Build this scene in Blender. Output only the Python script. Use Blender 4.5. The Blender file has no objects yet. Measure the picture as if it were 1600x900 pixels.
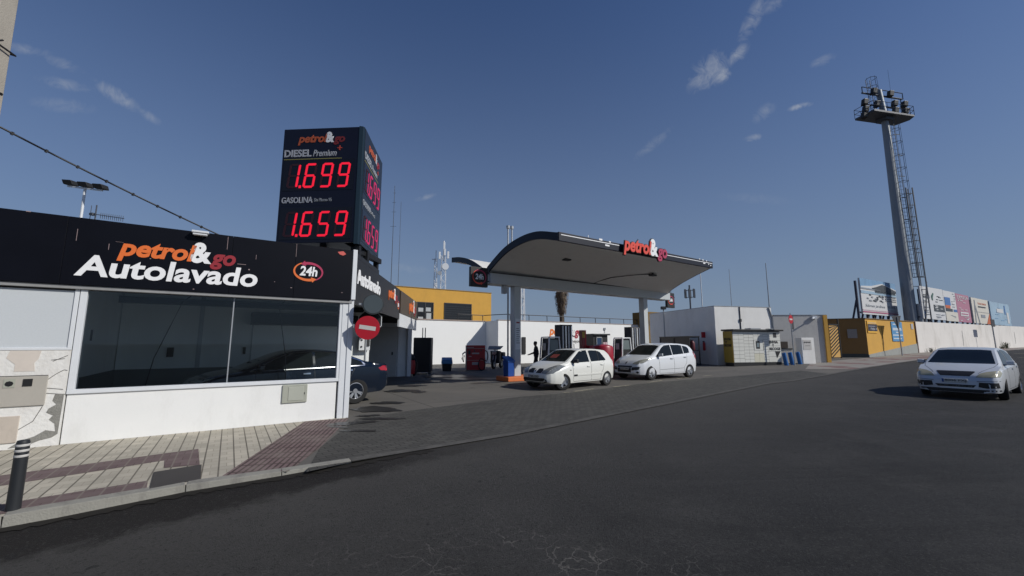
import bpy, bmesh, math, random
import numpy as np
from mathutils import Vector, Matrix
from mathutils.bvhtree import BVHTree
random.seed(7)
sc = bpy.context.scene
COL = sc.collection
# ------------------------------------------------------------------ camera
F, PITCH, EYE = 640.0, math.atan(87/640), 1.6
cd = bpy.data.cameras.new('camera'); cam = bpy.data.objects.new('camera', cd); COL.objects.link(cam)
cd.sensor_width = 36; cd.lens = F/1600*36; cd.clip_start = .1; cd.clip_end = 6000
cam.location = (0, 0, EYE); cam.rotation_euler = (math.radians(90)+PITCH, 0, 0)
sc.camera = cam
# ------------------------------------------------------------------ sun and sky
S = Vector((1.346, -.454, 1.0)).normalized()
TINT, HAZE_C, HAZE_P, HAZE_F = (.78,.99,1.42,1), (4.55,5.85,8.0,1), 2.1, .92
SUN_STRENGTH, SKY_STRENGTH, EXPOSURE = 4.25, 0.055, -0.25
ld = bpy.data.lights.new('sun', 'SUN'); ld.energy = SUN_STRENGTH; ld.angle = math.radians(.5); ld.color = (1, .965, .9)
lo = bpy.data.objects.new('sun', ld); COL.objects.link(lo); lo.rotation_euler = S.to_track_quat('Z', 'Y').to_euler()
w = bpy.data.worlds.new("World"); sc.world = w; w.use_nodes = True
nt = w.node_tree; N = nt.nodes; L = nt.links; N.clear()
sky = N.new('ShaderNodeTexSky'); sky.sky_type = 'NISHITA'; sky.sun_disc = False
sky.sun_elevation = math.asin(S.z); sky.sun_rotation = math.atan2(S.x, S.y)
sky.altitude = 20; sky.air_density = 1.2; sky.dust_density = .8; sky.ozone_density = 3
bg = N.new('ShaderNodeBackground'); bg.inputs[1].default_value = SKY_STRENGTH
out = N.new('ShaderNodeOutputWorld')
tc = N.new('ShaderNodeTexCoord')
def cdir(px, py):
    c, s = math.cos(PITCH), math.sin(PITCH); x = (px-800)/F; y = (450-py)/F
    return Vector((x, c-y*s, s+y*c)).normalized()
def math_node(op, a, b=None, clamp=False):
    n = N.new('ShaderNodeMath'); n.operation = op; n.use_clamp = clamp
    for i, v in enumerate((a, b)):
        if v is None: continue
        if isinstance(v, (int, float)): n.inputs[i].default_value = v
        else: L.new(v, n.inputs[i])
    return n.outputs[0]
noi = N.new('ShaderNodeTexNoise'); noi.inputs['Scale'].default_value = 42; noi.inputs['Detail'].default_value = 10; noi.inputs['Roughness'].default_value = .62; noi.inputs['Distortion'].default_value = 1.1
mp = N.new('ShaderNodeMapping'); mp.inputs['Scale'].default_value = (1, 1.3, .8); L.new(tc.outputs['Generated'], mp.inputs['Vector']); L.new(mp.outputs[0], noi.inputs['Vector'])
cl = None
# wisps of high cloud: centre direction, half width, half height, tilt, strength
for (px, py, rw, rh, ang, st) in [(1108,112,40,26,-38,.7),(1128,118,16,12,-38,.9),(1152,85,20,12,-50,.8),(1180,22,42,13,-62,.55),(1208,8,18,10,-30,.4),(1250,166,20,5,-15,.9),(1193,176,20,12,-40,.4),
        (1285,95,16,8,-20,.45),(1178,215,16,6,-10,.5),(183,150,28,11,32,.7),(235,183,18,7,30,.4),(105,132,28,8,10,.4),(42,78,22,7,10,.35),(100,165,30,10,5,.3),
        (1020,225,40,10,-40,.3),(665,308,22,6,-15,.4),(640,420,40,10,5,.2),(1180,310,60,10,5,.12),(98,100,20,8,20,.35)]:
    c = cdir(px, py); c2 = cdir(px+10*math.cos(math.radians(ang)), py+10*math.sin(math.radians(ang)))
    t1 = (c2-c); t1 = (t1-c*t1.dot(c)).normalized(); t2 = c.cross(t1).normalized(); k = 1/(F*1.15)
    sub = N.new('ShaderNodeVectorMath'); sub.operation = 'SUBTRACT'; L.new(tc.outputs['Generated'], sub.inputs[0]); sub.inputs[1].default_value = c
    q = []
    for t, r in ((t1, rw*k), (t2, rh*k)):
        d = N.new('ShaderNodeVectorMath'); d.operation = 'DOT_PRODUCT'; L.new(sub.outputs[0], d.inputs[0]); d.inputs[1].default_value = t/r
        q.append(math_node('POWER', d.outputs['Value'], 2))
    m = math_node('SUBTRACT', 1.0, math_node('ADD', q[0], q[1]), True)
    nn = math_node('MULTIPLY', math_node('SUBTRACT', math_node('ADD', noi.outputs['Fac'], math_node('MULTIPLY', m, .22)), .5, True), 2.6)
    v = math_node('MULTIPLY', math_node('MULTIPLY', m, nn), st*1.5, True)
    # only the sky side facing this way
    dd = N.new('ShaderNodeVectorMath'); dd.operation = 'DOT_PRODUCT'; L.new(tc.outputs['Generated'], dd.inputs[0]); dd.inputs[1].default_value = c
    v = math_node('MULTIPLY', v, math_node('GREATER_THAN', dd.outputs['Value'], 0))
    cl = v if cl is None else math_node('MAXIMUM', cl, v)
hs = N.new('ShaderNodeHueSaturation'); hs.inputs['Saturation'].default_value = 1.1; L.new(sky.outputs[0], hs.inputs['Color'])
mix = N.new('ShaderNodeMix'); mix.data_type = 'RGBA'; tint = N.new('ShaderNodeMix'); tint.data_type = 'RGBA'; tint.blend_type = 'MULTIPLY'; tint.inputs['Factor'].default_value = 1; tint.inputs['B'].default_value = TINT; L.new(hs.outputs[0], tint.inputs['A'])
sep = N.new('ShaderNodeSeparateXYZ'); L.new(tc.outputs['Generated'], sep.inputs[0])
hzf = math_node('MULTIPLY', math_node('POWER', math_node('SUBTRACT', 1.0, math_node('MAXIMUM', sep.outputs['Z'], 0)), HAZE_P), HAZE_F)
hmx = N.new('ShaderNodeMix'); hmx.data_type = 'RGBA'; L.new(hzf, hmx.inputs['Factor']); L.new(tint.outputs['Result'], hmx.inputs['A']); hmx.inputs['B'].default_value = HAZE_C
L.new(math_node('MULTIPLY', cl, .48, True), mix.inputs['Factor']); L.new(hmx.outputs['Result'], mix.inputs['A']); mix.inputs['B'].default_value = (9, 9.6, 10.5, 1)
L.new(mix.outputs['Result'], bg.inputs[0]); L.new(bg.outputs[0], out.inputs[0])
vs = sc.view_settings; vs.view_transform = 'Standard'; vs.look = 'None'; vs.gamma = 1; vs.use_curve_mapping = False; vs.exposure = EXPOSURE
sc.cycles.max_bounces = 6; sc.cycles.transparent_max_bounces = 12

# ------------------------------------------------------------------ materials
MATS = {}
def mat(name, col, rough=.6, metal=0, var=.12, scale=3.0, bump=0, bscale=60, spec=.5, emis=None, est=0, coat=0, dirt=0, dirtcol=None):
    if name in MATS: return MATS[name]
    m = bpy.data.materials.new(name); m.use_nodes = True; MATS[name] = m
    t = m.node_tree; n = t.nodes; l = t.links; b = n['Principled BSDF']
    b.inputs['Roughness'].default_value = rough; b.inputs['Metallic'].default_value = metal; b.inputs['Specular IOR Level'].default_value = spec
    b.inputs['Coat Weight'].default_value = coat; b.inputs['Coat Roughness'].default_value = .04
    c = tuple(col)+(1,)
    co = n.new('ShaderNodeTexCoord')
    nz = n.new('ShaderNodeTexNoise'); nz.inputs['Scale'].default_value = scale; nz.inputs['Detail'].default_value = 8; nz.inputs['Roughness'].default_value = .65
    l.new(co.outputs['Object'], nz.inputs['Vector'])
    mx = n.new('ShaderNodeMix'); mx.data_type = 'RGBA'
    mx.inputs['A'].default_value = tuple(v*(1-var) for v in col)+(1,); mx.inputs['B'].default_value = tuple(min(1, v*(1+var)) for v in col)+(1,)
    l.new(nz.outputs['Fac'], mx.inputs['Factor']); last = mx.outputs['Result']
    if dirt:
        n2 = n.new('ShaderNodeTexNoise'); n2.inputs['Scale'].default_value = scale*.6; n2.inputs['Detail'].default_value = 10; n2.inputs['Roughness'].default_value = .75
        mpn = n.new('ShaderNodeMapping'); mpn.inputs['Scale'].default_value = (1.6, 1.6, .55); mpn.inputs['Location'].default_value = (3.1, 5.2, 1.7)
        l.new(co.outputs['Object'], mpn.inputs['Vector']); l.new(mpn.outputs[0], n2.inputs['Vector'])
        rp = n.new('ShaderNodeMapRange'); rp.inputs['From Min'].default_value = .5; rp.inputs['From Max'].default_value = .72; rp.inputs['To Max'].default_value = dirt
        l.new(n2.outputs['Fac'], rp.inputs['Value'])
        m3 = n.new('ShaderNodeMix'); m3.data_type = 'RGBA'; m3.inputs['B'].default_value = tuple(dirtcol or [v*.5 for v in col])+(1,)
        l.new(rp.outputs[0], m3.inputs['Factor']); l.new(last, m3.inputs['A']); last = m3.outputs['Result']
    l.new(last, b.inputs['Base Color'])
    if bump:
        n3 = n.new('ShaderNodeTexNoise'); n3.inputs['Scale'].default_value = bscale; n3.inputs['Detail'].default_value = 4; l.new(co.outputs['Object'], n3.inputs['Vector'])
        bm_ = n.new('ShaderNodeBump'); bm_.inputs['Strength'].default_value = bump; bm_.inputs['Distance'].default_value = .01
        l.new(n3.outputs['Fac'], bm_.inputs['Height']); l.new(bm_.outputs[0], b.inputs['Normal'])
    if emis:
        b.inputs['Emission Color'].default_value = tuple(emis)+(1,); b.inputs['Emission Strength'].default_value = est
    return m
WHITE = mat('white_render', (.79,.79,.77), .8, var=.05, dirt=.5, dirtcol=(.58,.57,.54), scale=1.3, bump=.12, bscale=30)
WHITE2 = mat('white_limewash', (.78,.77,.74), .85, dirt=.4, dirtcol=(.55,.52,.48), scale=.9, bump=.6, bscale=12)
GREYWALL = mat('pale_interior_wall', (.80,.82,.81), .7, dirt=.2, scale=.8)
GREYDARK = mat('interior_band', (.14,.15,.15), .6)
NAVY = mat('black_fascia_panel', (.004,.0045,.008), .4, var=.3, spec=.16)
NAVY2 = mat('navy_edge_band', (.006,.009,.02), .5, spec=.3)
BROWNP = mat('brown_fascia_panel', (.05,.032,.014), .35)
LETW = mat('white_letter', (.85,.85,.85), .45)
ORANGE = mat('orange_letter', (.75,.16,.03), .45)
DRED = mat('dark_red_letter', (.3,.02,.03), .45)
LRED = mat('bright_red_letter', (.75,.07,.04), .4)
MAGENTA = mat('crimson_letter', (.42,.03,.09), .4)
GREYL = mat('grey_letter', (.42,.43,.46), .5)
YEL = mat('yellow_line', (.6,.5,.05), .5)
METW = mat('white_metal', (.68,.70,.72), .4, var=.06, dirt=.15)
METG = mat('grey_metal', (.36,.38,.40), .45, metal=.3, dirt=.3)
SOFFIT = mat('grey_soffit', (.62,.62,.60), .6, var=.05, dirt=.15)
BEAM = mat('pale_grey_beam', (.50,.53,.54), .5, var=.05, dirt=.12)
DARKM = mat('dark_metal', (.03,.032,.036), .5)
BLACK = mat('black_plastic', (.012,.012,.013), .5)
RUBBER = mat('rubber', (.012,.012,.012), .85, bump=.2)
OCHRE = mat('ochre_render', (.60,.33,.055), .8, dirt=.3, dirtcol=(.4,.22,.05), scale=1.5, bump=.5, bscale=20)
PLINTH = mat('grey_plinth', (.30,.31,.29), .85, dirt=.5, bump=.6, bscale=15)
RED = mat('red_paint', (.42,.015,.02), .4)
SIGNRED = mat('sign_red', (.42,.008,.02), .45)
SIGNGREY = mat('sign_grey', (.55,.53,.5), .5)
BLUEP = mat('blue_plastic', (.01,.06,.28), .45)
BLUEB = mat('blue_bollard_paint', (.015,.12,.36), .45)
TERRA = mat('orange_island_paint', (.62,.17,.05), .7, dirt=.3)
CHROME = mat('chrome', (.7,.7,.72), .18, metal=1, var=.02)
ALLOY = mat('alloy', (.5,.51,.53), .3, metal=.8, var=.03)
GLASSD = mat('tinted_car_glass', (.008,.011,.012), .05, var=.3, scale=2.5, spec=.28)
CARW = mat('cream_white_paint', (.72,.72,.67), .3, var=.02, coat=.6, dirt=.06)
CARW2 = mat('white_car_paint', (.72,.74,.76), .25, var=.02, coat=.8)
CARW3 = mat('white_dusty_paint', (.56,.58,.60), .3, var=.03, coat=.6, dirt=.1)
CARB = mat('dark_blue_paint', (.004,.009,.02), .22, spec=.3, var=.05, coat=.35)
CONC = mat('kerb_concrete', (.27,.26,.225), .85, scale=4, dirt=.75, dirtcol=(.12,.11,.1), bump=.6)
SKIN = mat('skin', (.35,.2,.14), .6)
CLOTH = mat('dark_clothing', (.025,.026,.032), .9)
LAMPG = mat('headlamp_glass', (.28,.28,.24), .12, var=.45, scale=9, coat=.8)
LAMPR = mat('red_lamp_glass', (.35,.01,.02), .2, coat=.8)
PLATE = mat('number_plate', (.55,.55,.52), .5)
LEDR = mat('red_led', (.5,.01,.02), .5, emis=(1,.012,.045), est=.85)
LEDD = mat('unlit_led', (.035,.006,.012), .6)
BEIGE = mat('beige_cabinet', (.40,.375,.33), .7, dirt=.35)
OLIVE = mat('grey_green_cabinet', (.36,.37,.31), .6, dirt=.2)
FROST = mat('frosted_panel', (.55,.58,.6), .35, var=.08, scale=40)
CONCP = mat('concrete_pole', (.36,.33,.28), .85, dirt=.3, bump=.5)
CHARC = mat('charcoal_board', (.03,.03,.035), .6)
MUSTARD = mat('mustard_panel', (.42,.27,.03), .5)

def glass_mat():
    m = bpy.data.materials.new('window_glass'); m.use_nodes = True; t = m.node_tree; n = t.nodes; l = t.links; n.clear()
    o = n.new('ShaderNodeOutputMaterial'); a = n.new('ShaderNodeBsdfTransparent'); a.inputs[0].default_value = (.95,.98,.97,1)
    g = n.new('ShaderNodeBsdfGlossy'); g.inputs['Roughness'].default_value = .01; g.inputs[0].default_value = (.9,.95,1,1)
    f = n.new('ShaderNodeFresnel'); f.inputs[0].default_value = 1.4; mx = n.new('ShaderNodeMixShader')
    l.new(f.outputs[0], mx.inputs[0]); l.new(a.outputs[0], mx.inputs[1]); l.new(g.outputs[0], mx.inputs[2]); l.new(mx.outputs[0], o.inputs[0]); return m
GLASS = glass_mat()

# ground materials --------------------------------------------------
def ground_mat(kind):
    m = bpy.data.materials.new(kind); m.use_nodes = True; t = m.node_tree; n = t.nodes; l = t.links; b = n['Principled BSDF']
    co = n.new('ShaderNodeTexCoord'); O = co.outputs['Object']
    def noise(s, d=6, r=.6, dist=0, vec=None):
        x = n.new('ShaderNodeTexNoise'); x.inputs['Scale'].default_value = s; x.inputs['Detail'].default_value = d; x.inputs['Roughness'].default_value = r; x.inputs['Distortion'].default_value = dist
        l.new(vec or O, x.inputs['Vector']); return x.outputs['Fac']
    def rng(v, a, bb, c=0, d=1):
        x = n.new('ShaderNodeMapRange'); x.inputs['From Min'].default_value = a; x.inputs['From Max'].default_value = bb; x.inputs['To Min'].default_value = c; x.inputs['To Max'].default_value = d
        l.new(v, x.inputs['Value']); return x.outputs[0]
    def mx(f, A, B):
        x = n.new('ShaderNodeMix'); x.data_type = 'RGBA'
        for k, v in (('Factor', f), ('A', A), ('B', B)):
            if isinstance(v, (int, float)): x.inputs[k].default_value = v
            elif isinstance(v, tuple): x.inputs[k].default_value = v+(1,)
            else: l.new(v, x.inputs[k])
        return x.outputs['Result']
    def mul(a, c):
        x = n.new('ShaderNodeMath'); x.operation = 'MULTIPLY'
        l.new(a, x.inputs[0])
        if isinstance(c, (int, float)): x.inputs[1].default_value = c
        else: l.new(c, x.inputs[1])
        return x.outputs[0]
    def bump(h, s, d=.01):
        x = n.new('ShaderNodeBump'); x.inputs['Strength'].default_value = s; x.inputs['Distance'].default_value = d; l.new(h, x.inputs['Height']); l.new(x.outputs[0], b.inputs['Normal'])
    def rot(a, sx=1, sy=1):
        x = n.new('ShaderNodeMapping'); x.inputs['Rotation'].default_value = (0, 0, a); x.inputs['Scale'].default_value = (sx, sy, 1); l.new(O, x.inputs['Vector']); return x.outputs[0]
    def brick(vec, bw, rh, mort, c1, c2, cm, off=.5):
        x = n.new('ShaderNodeTexBrick'); x.inputs['Scale'].default_value = 1; x.inputs['Brick Width'].default_value = bw; x.inputs['Row Height'].default_value = rh
        x.inputs['Mortar Size'].default_value = mort; x.inputs['Mortar Smooth'].default_value = .15; x.inputs['Bias'].default_value = 0; x.offset = off
        x.inputs['Color1'].default_value = c1+(1,); x.inputs['Color2'].default_value = c2+(1,); x.inputs['Mortar'].default_value = cm+(1,)
        l.new(vec, x.inputs['Vector']); return x.outputs['Color'], x.outputs['Fac']
    def joints(c, V, col=(.06,.052,.042)):
        sp = n.new('ShaderNodeSeparateXYZ'); l.new(V, sp.inputs[0]); d = n.new('ShaderNodeMath'); d.operation = 'PINGPONG'; l.new(sp.outputs['X'], d.inputs[0]); d.inputs[1].default_value = .085
        return mx(mul(rng(d.outputs[0], .012, .005), .8), c, col)
    b.inputs['Roughness'].default_value = .85; b.inputs['Specular IOR Level'].default_value = .25
    if kind == 'asphalt':
        base = mx(rng(noise(.45, 7, .7), .35, .65), (.022,.0215,.021), (.044,.043,.042))
        base = mx(rng(noise(110, 3, .8), .55, .75), base, (.085,.083,.08))          # pale stones
        base = mx(rng(noise(45, 3, .7), .42, .3), base, (.02,.02,.02))
        base = mx(mul(rng(noise(.8, 8, .75, .6), .50, .66), .65), base, (.062,.060,.057))
        base = mx(mul(rng(noise(.5, 6, .7, .8, rot(-.72, .35, 1.4)), .50, .62), .5), base, (.018,.018,.018))   # worn patches
        tr = mx(mul(rng(noise(1, 3, vec=rot(-.72, .12, 1.1)), .5, .62), .35), base, (.022,.022,.023))  # tyre polish along the lane
        v = n.new('ShaderNodeTexVoronoi'); v.feature = 'DISTANCE_TO_EDGE'; v.inputs['Scale'].default_value = 5.2
        wa = n.new('ShaderNodeVectorMath'); wa.operation = 'ADD'; nn = n.new('ShaderNodeTexNoise'); nn.inputs['Scale'].default_value = 3; nn.inputs['Detail'].default_value = 5
        l.new(O, nn.inputs['Vector']); sc_ = n.new('ShaderNodeVectorMath'); sc_.operation = 'SCALE'; sc_.inputs['Scale'].default_value = .35; l.new(nn.outputs['Color'], sc_.inputs[0])
        l.new(O, wa.inputs[0]); l.new(sc_.outputs[0], wa.inputs[1]); l.new(wa.outputs[0], v.inputs['Vector'])
        crack = rng(v.outputs['Distance'], .028, .005)
        # crazed patch of old repair in front of the forecourt
        sub = n.new('ShaderNodeVectorMath'); sub.operation = 'SUBTRACT'; sub.inputs[1].default_value = (-.15, 3.35, 0); l.new(O, sub.inputs[0])
        mp_ = n.new('ShaderNodeMapping'); mp_.inputs['Rotation'].default_value = (0, 0, -.55); mp_.inputs['Scale'].default_value = (.55, 1.7, 0); l.new(sub.outputs[0], mp_.inputs['Vector'])
        ln = n.new('ShaderNodeVectorMath'); ln.operation = 'LENGTH'; l.new(mp_.outputs[0], ln.inputs[0])
        area = mul(rng(ln.outputs['Value'], 1.15, .5), rng(noise(1.7, 4), .42, .58))
        c = mx(mul(mul(crack, area), .95), tr, (.17,.16,.145))
        s0 = n.new('ShaderNodeVectorMath'); s0.operation = 'SUBTRACT'; s0.inputs[1].default_value = (-4.33, 3.72, 0); l.new(O, s0.inputs[0])
        dp = n.new('ShaderNodeVectorMath'); dp.operation = 'DOT_PRODUCT'; dp.inputs[1].default_value = (.667, -.745, 0); l.new(s0.outputs[0], dp.inputs[0])
        def plus(a, bb, k):
            x = n.new('ShaderNodeMath'); x.operation = 'MULTIPLY_ADD'; l.new(bb, x.inputs[0]); x.inputs[1].default_value = k; l.new(a, x.inputs[2]); return x.outputs[0]
        nn2 = noise(1.3, 9, .72, .3)
        c = mx(mul(rng(plus(dp.outputs['Value'], nn2, 1.6), 5.2, .9), .8), c, (.080,.076,.070))     # dust swept to the edge
        d2 = n.new('ShaderNodeVectorMath'); d2.operation = 'DOT_PRODUCT'; d2.inputs[1].default_value = (.745, .667, 0); l.new(s0.outputs[0], d2.inputs[0])
        c = mx(mul(mul(rng(plus(dp.outputs['Value'], noise(2.6, 9, .75, .5), 1.1), 1.12, .85), rng(d2.outputs['Value'], 6, 3)), .92), c, (.012,.010,.009))   # gutter grime
        c = mx(mul(rng(noise(6, 2, .5), .70, .74), .8), c, (.015,.015,.015))           # oil drops
        c = mx(mul(rng(noise(38, 4, .9), .55, .68), .8), c, (.10,.097,.092)); c = mx(mul(rng(noise(30, 4, .9), .46, .36), .8), c, (.012,.012,.012))        # aggregate
        l.new(c, b.inputs['Base Color']); bump(noise(70, 4, .85), 1, .02); b.inputs['Roughness'].default_value = .8
    elif kind == 'lot_concrete':
        base = mx(noise(.5, 7), (.095,.09,.082), (.15,.14,.125))
        base = mx(mul(rng(noise(.35, 5, .6, .4, rot(.5, .5, 1.5)), .52, .68), .7), base, (.17,.155,.135))
        base = mx(mul(rng(noise(.8, 8, .75), .6, .68), .6), base, (.04,.037,.035))
        _, f = brick(rot(-.58), 4.2, 3.6, .02, (1,1,1), (1,1,1), (0,0,0), 0)
        base = mx(mul(f, .7), base, (.04,.038,.035))
        base = mx(rng(noise(60, 3), .6, .8), base, (.14,.135,.12))
        l.new(base, b.inputs['Base Color']); bump(noise(50, 3), .4)
    elif kind == 'brick_paving':
        V = rot(-.66)
        c, f = brick(V, .22, .11, .008, (.066,.064,.058), (.092,.089,.08), (.03,.029,.027))
        c = mx(mul(rng(noise(.6, 6, .7), .5, .7), .5), c, (.05,.048,.045))
        c = mx(mul(rng(noise(1.6, 7, .7, .5), .62, .72), .8), c, (.02,.018,.017))
        l.new(c, b.inputs['Base Color']); bump(f, -.6, .01)
    elif kind == 'pavement_tiles':
        V = rot(-.5987)
        c, f = brick(V, .17, .17, .004, (.38,.35,.285), (.50,.455,.37), (.30,.27,.215), .5)
        c = joints(c, V)
        c = mx(mul(rng(noise(1.2, 7, .7), .45, .7), .4), c, (.24,.22,.18))
        l.new(c, b.inputs['Base Color']); bump(f, -.6)
    elif kind == 'maroon_tiles':
        V = rot(-.5987)
        c, f = brick(V, .17, .17, .004, (.13,.092,.092), (.165,.12,.118), (.09,.06,.055), .5)
        c = joints(c, V, (.22,.19,.16))
        l.new(mx(mul(rng(noise(3, 6, .7), .45, .7), .4), c, (.17,.14,.12)), b.inputs['Base Color']); bump(f, -.6)
    elif kind == 'tactile_tiles':
        V = rot(-1.79)
        c, f = brick(V, .3, .075, .016, (.165,.115,.112), (.205,.15,.143), (.065,.045,.042), 0)
        c = mx(mul(rng(noise(2, 7, .7), .45, .65), .5), c, (.23,.19,.165))
        l.new(c, b.inputs['Base Color']); bump(f, -1, .01)
    elif kind == 'far_pavement':
        base = mx(noise(.8, 6), (.22,.20,.18), (.3,.28,.25))
        base = mx(rng(noise(.5, 3, .5, .3), .55, .57), base, (.2,.13,.12))
        l.new(base, b.inputs['Base Color'])
    elif kind == 'wet_stain':
        l.new(mx(noise(3, 5), (.02,.02,.019), (.042,.039,.036)), b.inputs['Base Color']); b.inputs['Roughness'].default_value = .35
    elif kind == 'gutter_dust':
        base = mx(rng(noise(1.6, 8, .75, .4), .38, .62), (.040,.039,.038), (.066,.063,.058))
        l.new(mx(rng(noise(110, 3, .8), .6, .8), base, (.1,.098,.096)), b.inputs['Base Color']); bump(noise(120, 3, .8), .9, .008)
    elif kind == 'gutter_dirt':
        l.new(mx(noise(5, 7, .8), (.008,.007,.006), (.03,.027,.022)), b.inputs['Base Color'])
    elif kind == 'gutter_concrete':
        l.new(mx(rng(noise(2.5, 8, .8), .4, .65), (.07,.067,.062), (.12,.115,.105)), b.inputs['Base Color'])
    elif kind == 'road_paint':
        l.new(mx(rng(noise(8, 5), .4, .65), (.36,.33,.25), (.16,.15,.12)), b.inputs['Base Color'])
    return m
G = {k: ground_mat(k) for k in ('asphalt','lot_concrete','brick_paving','pavement_tiles','maroon_tiles','tactile_tiles','far_pavement','wet_stain','gutter_dirt','gutter_dust','gutter_concrete','road_paint')}

# ------------------------------------------------------------------ mesh helpers
def link(o, parent=None):
    COL.objects.link(o)
    if parent is not None: o.parent = parent
    return o
def tag(o, label=None, cat=None, group=None, kind=None):
    if label: o['label'] = label
    if cat: o['category'] = cat
    if group: o['group'] = group
    if kind: o['kind'] = kind
    return o
def thing(name, label, cat, loc=(0,0,0), rot=0, group=None):
    o = link(bpy.data.objects.new(name, None)); o.location = loc; o.rotation_euler = (0, 0, rot); o.empty_display_size = .2
    return tag(o, label, cat, group)
class MB:
    def __init__(s): s.v = []; s.f = []; s.m = []; s.cur = 0
    def add(s, vs, fs):
        k = len(s.v); s.v += [tuple(v) for v in vs]; s.f += [tuple(i+k for i in f) for f in fs]; s.m += [s.cur]*len(fs); return s
    def box(s, x0, x1, y0, y1, z0, z1):
        return s.add([(x0,y0,z0),(x1,y0,z0),(x1,y1,z0),(x0,y1,z0),(x0,y0,z1),(x1,y0,z1),(x1,y1,z1),(x0,y1,z1)],
                     [(0,3,2,1),(4,5,6,7),(0,1,5,4),(1,2,6,5),(2,3,7,6),(3,0,4,7)])
    def tube(s, pts, r, n=8, r1=None, cap=True):
        pts = [Vector(p) for p in pts]; m = len(pts); rings = []
        for i, p in enumerate(pts):
            d = (pts[min(i+1, m-1)]-pts[max(i-1, 0)]).normalized(); up = Vector((0,0,1)) if abs(d.z) < .9 else Vector((1,0,0))
            a = d.cross(up).normalized(); b = d.cross(a).normalized(); rr = r if r1 is None else r+(r1-r)*i/(m-1)
            rings.append([p+(a*math.cos(t)+b*math.sin(t))*rr for t in [2*math.pi*j/n for j in range(n)]])
        vs = [v for R in rings for v in R]; fs = []
        for i in range(m-1):
            for j in range(n): fs.append((i*n+j, i*n+(j+1)%n, (i+1)*n+(j+1)%n, (i+1)*n+j))
        if cap: fs += [tuple(range(n))[::-1], tuple((m-1)*n+j for j in range(n))]
        return s.add(vs, fs)
    def bar(s, p, q, w, h=None):     # square bar between two points
        h = h or w; p = Vector(p); q = Vector(q); d = (q-p).normalized(); up = Vector((0,0,1)) if abs(d.z) < .95 else Vector((0,1,0))
        a = d.cross(up).normalized()*w/2; b = d.cross(a).normalized()*h/2
        return s.add([p-a-b, p+a-b, p+a+b, p-a+b, q-a-b, q+a-b, q+a+b, q-a+b], [(0,3,2,1),(4,5,6,7),(0,1,5,4),(1,2,6,5),(2,3,7,6),(3,0,4,7)])
    def prism(s, poly, z0, z1, axis='z'):   # polygon extruded; axis y: poly in xz ; axis x: poly in yz
        n = len(poly)
        def P(p, t): return (p[0], p[1], t) if axis == 'z' else ((p[0], t, p[1]) if axis == 'y' else (t, p[0], p[1]))
        return s.add([P(p, z0) for p in poly]+[P(p, z1) for p in poly], [tuple(range(n))[::-1], tuple(range(n, 2*n))]+[(i, (i+1)%n, n+(i+1)%n, n+i) for i in range(n)])
    def disc(s, c, r, y0, y1, n=24):   # disc facing -y
        return s.prism([(c[0]+r*math.cos(2*math.pi*i/n), c[1]+r*math.sin(2*math.pi*i/n)) for i in range(n)], y0, y1, 'y')
    def lathe(s, prof, n=16, c=(0,0)):
        k = len(prof); vs = []; fs = []
        for (r, z) in prof:
            for j in range(n):
                a = 2*math.pi*j/n; vs.append((c[0]+r*math.cos(a), c[1]+r*math.sin(a), z))
        for i in range(k-1):
            for j in range(n): fs.append((i*n+j, i*n+(j+1)%n, (i+1)*n+(j+1)%n, (i+1)*n+j))
        fs += [tuple(range(n))[::-1], tuple((k-1)*n+j for j in range(n))]
        return s.add(vs, fs)
    def rot(s, a, c=(0,0,0)):
        R = Matrix.Rotation(a, 3, 'Z'); c = Vector(c); s.v = [tuple(R @ (Vector(v)-c)+c) for v in s.v]; return s
    def build(s, name, m, parent=None, bevel=0, smooth=0, loc=None, rz=None, label=None):
        me = bpy.data.meshes.new(name); me.from_pydata([tuple(v) for v in s.v], [], s.f)
        for q in (m if isinstance(m, (list, tuple)) else [m]): me.materials.append(q)
        for p, k in zip(me.polygons, s.m): p.material_index = k
        b = bmesh.new(); b.from_mesh(me); bmesh.ops.recalc_face_normals(b, faces=b.faces); b.to_mesh(me); b.free()
        o = link(bpy.data.objects.new(name, me), parent)
        if smooth:
            for p in me.polygons: p.use_smooth = True
            me.set_sharp_from_angle(angle=math.radians(smooth))
        if bevel:
            md = o.modifiers.new('bevel', 'BEVEL'); md.width = bevel; md.segments = 2; md.limit_method = 'ANGLE'; md.angle_limit = .6
        if loc: o.location = loc
        if rz is not None: o.rotation_euler = (0, 0, rz)
        if label: o['label'] = label
        return o
def text(s, x0, x1, z0, z1, m, parent, name, y=0, depth=.01, off=.0, shear=0, label=None, fitcap=True):
    """lettering standing in the local xz plane, facing -y, fitted into the rectangle; y is the back, depth comes forward"""
    cu = bpy.data.curves.new('t', 'FONT'); cu.body = s; cu.size = 1; cu.offset = off; cu.shear = shear; cu.extrude = .5; cu.resolution_u = 4
    ob = bpy.data.objects.new('t', cu); COL.objects.link(ob); dg = bpy.context.evaluated_depsgraph_get()
    me = bpy.data.meshes.new_from_object(ob.evaluated_get(dg)); bpy.data.objects.remove(ob); bpy.data.curves.remove(cu)
    a = np.empty(len(me.vertices)*3); me.vertices.foreach_get('co', a); a = a.reshape(-1, 3)
    mn = a.min(0); mxv = a.max(0)
    X = x0+(a[:,0]-mn[0])/(mxv[0]-mn[0])*(x1-x0); Z = z0+(a[:,1]-mn[1])/(mxv[1]-mn[1])*(z1-z0); Y = y-(a[:,2]+.5)*depth
    me.vertices.foreach_set('co', np.stack([X, Y, Z], 1).ravel()); me.materials.clear(); me.materials.append(m); me.update()
    me.name = name; o = link(bpy.data.objects.new(name, me), parent)
    if label: o['label'] = label
    return o
def frame(parent, origin, ang):     # placement of lettering on a face turned by ang inside its thing
    return (parent, Vector(origin), ang)
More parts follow.
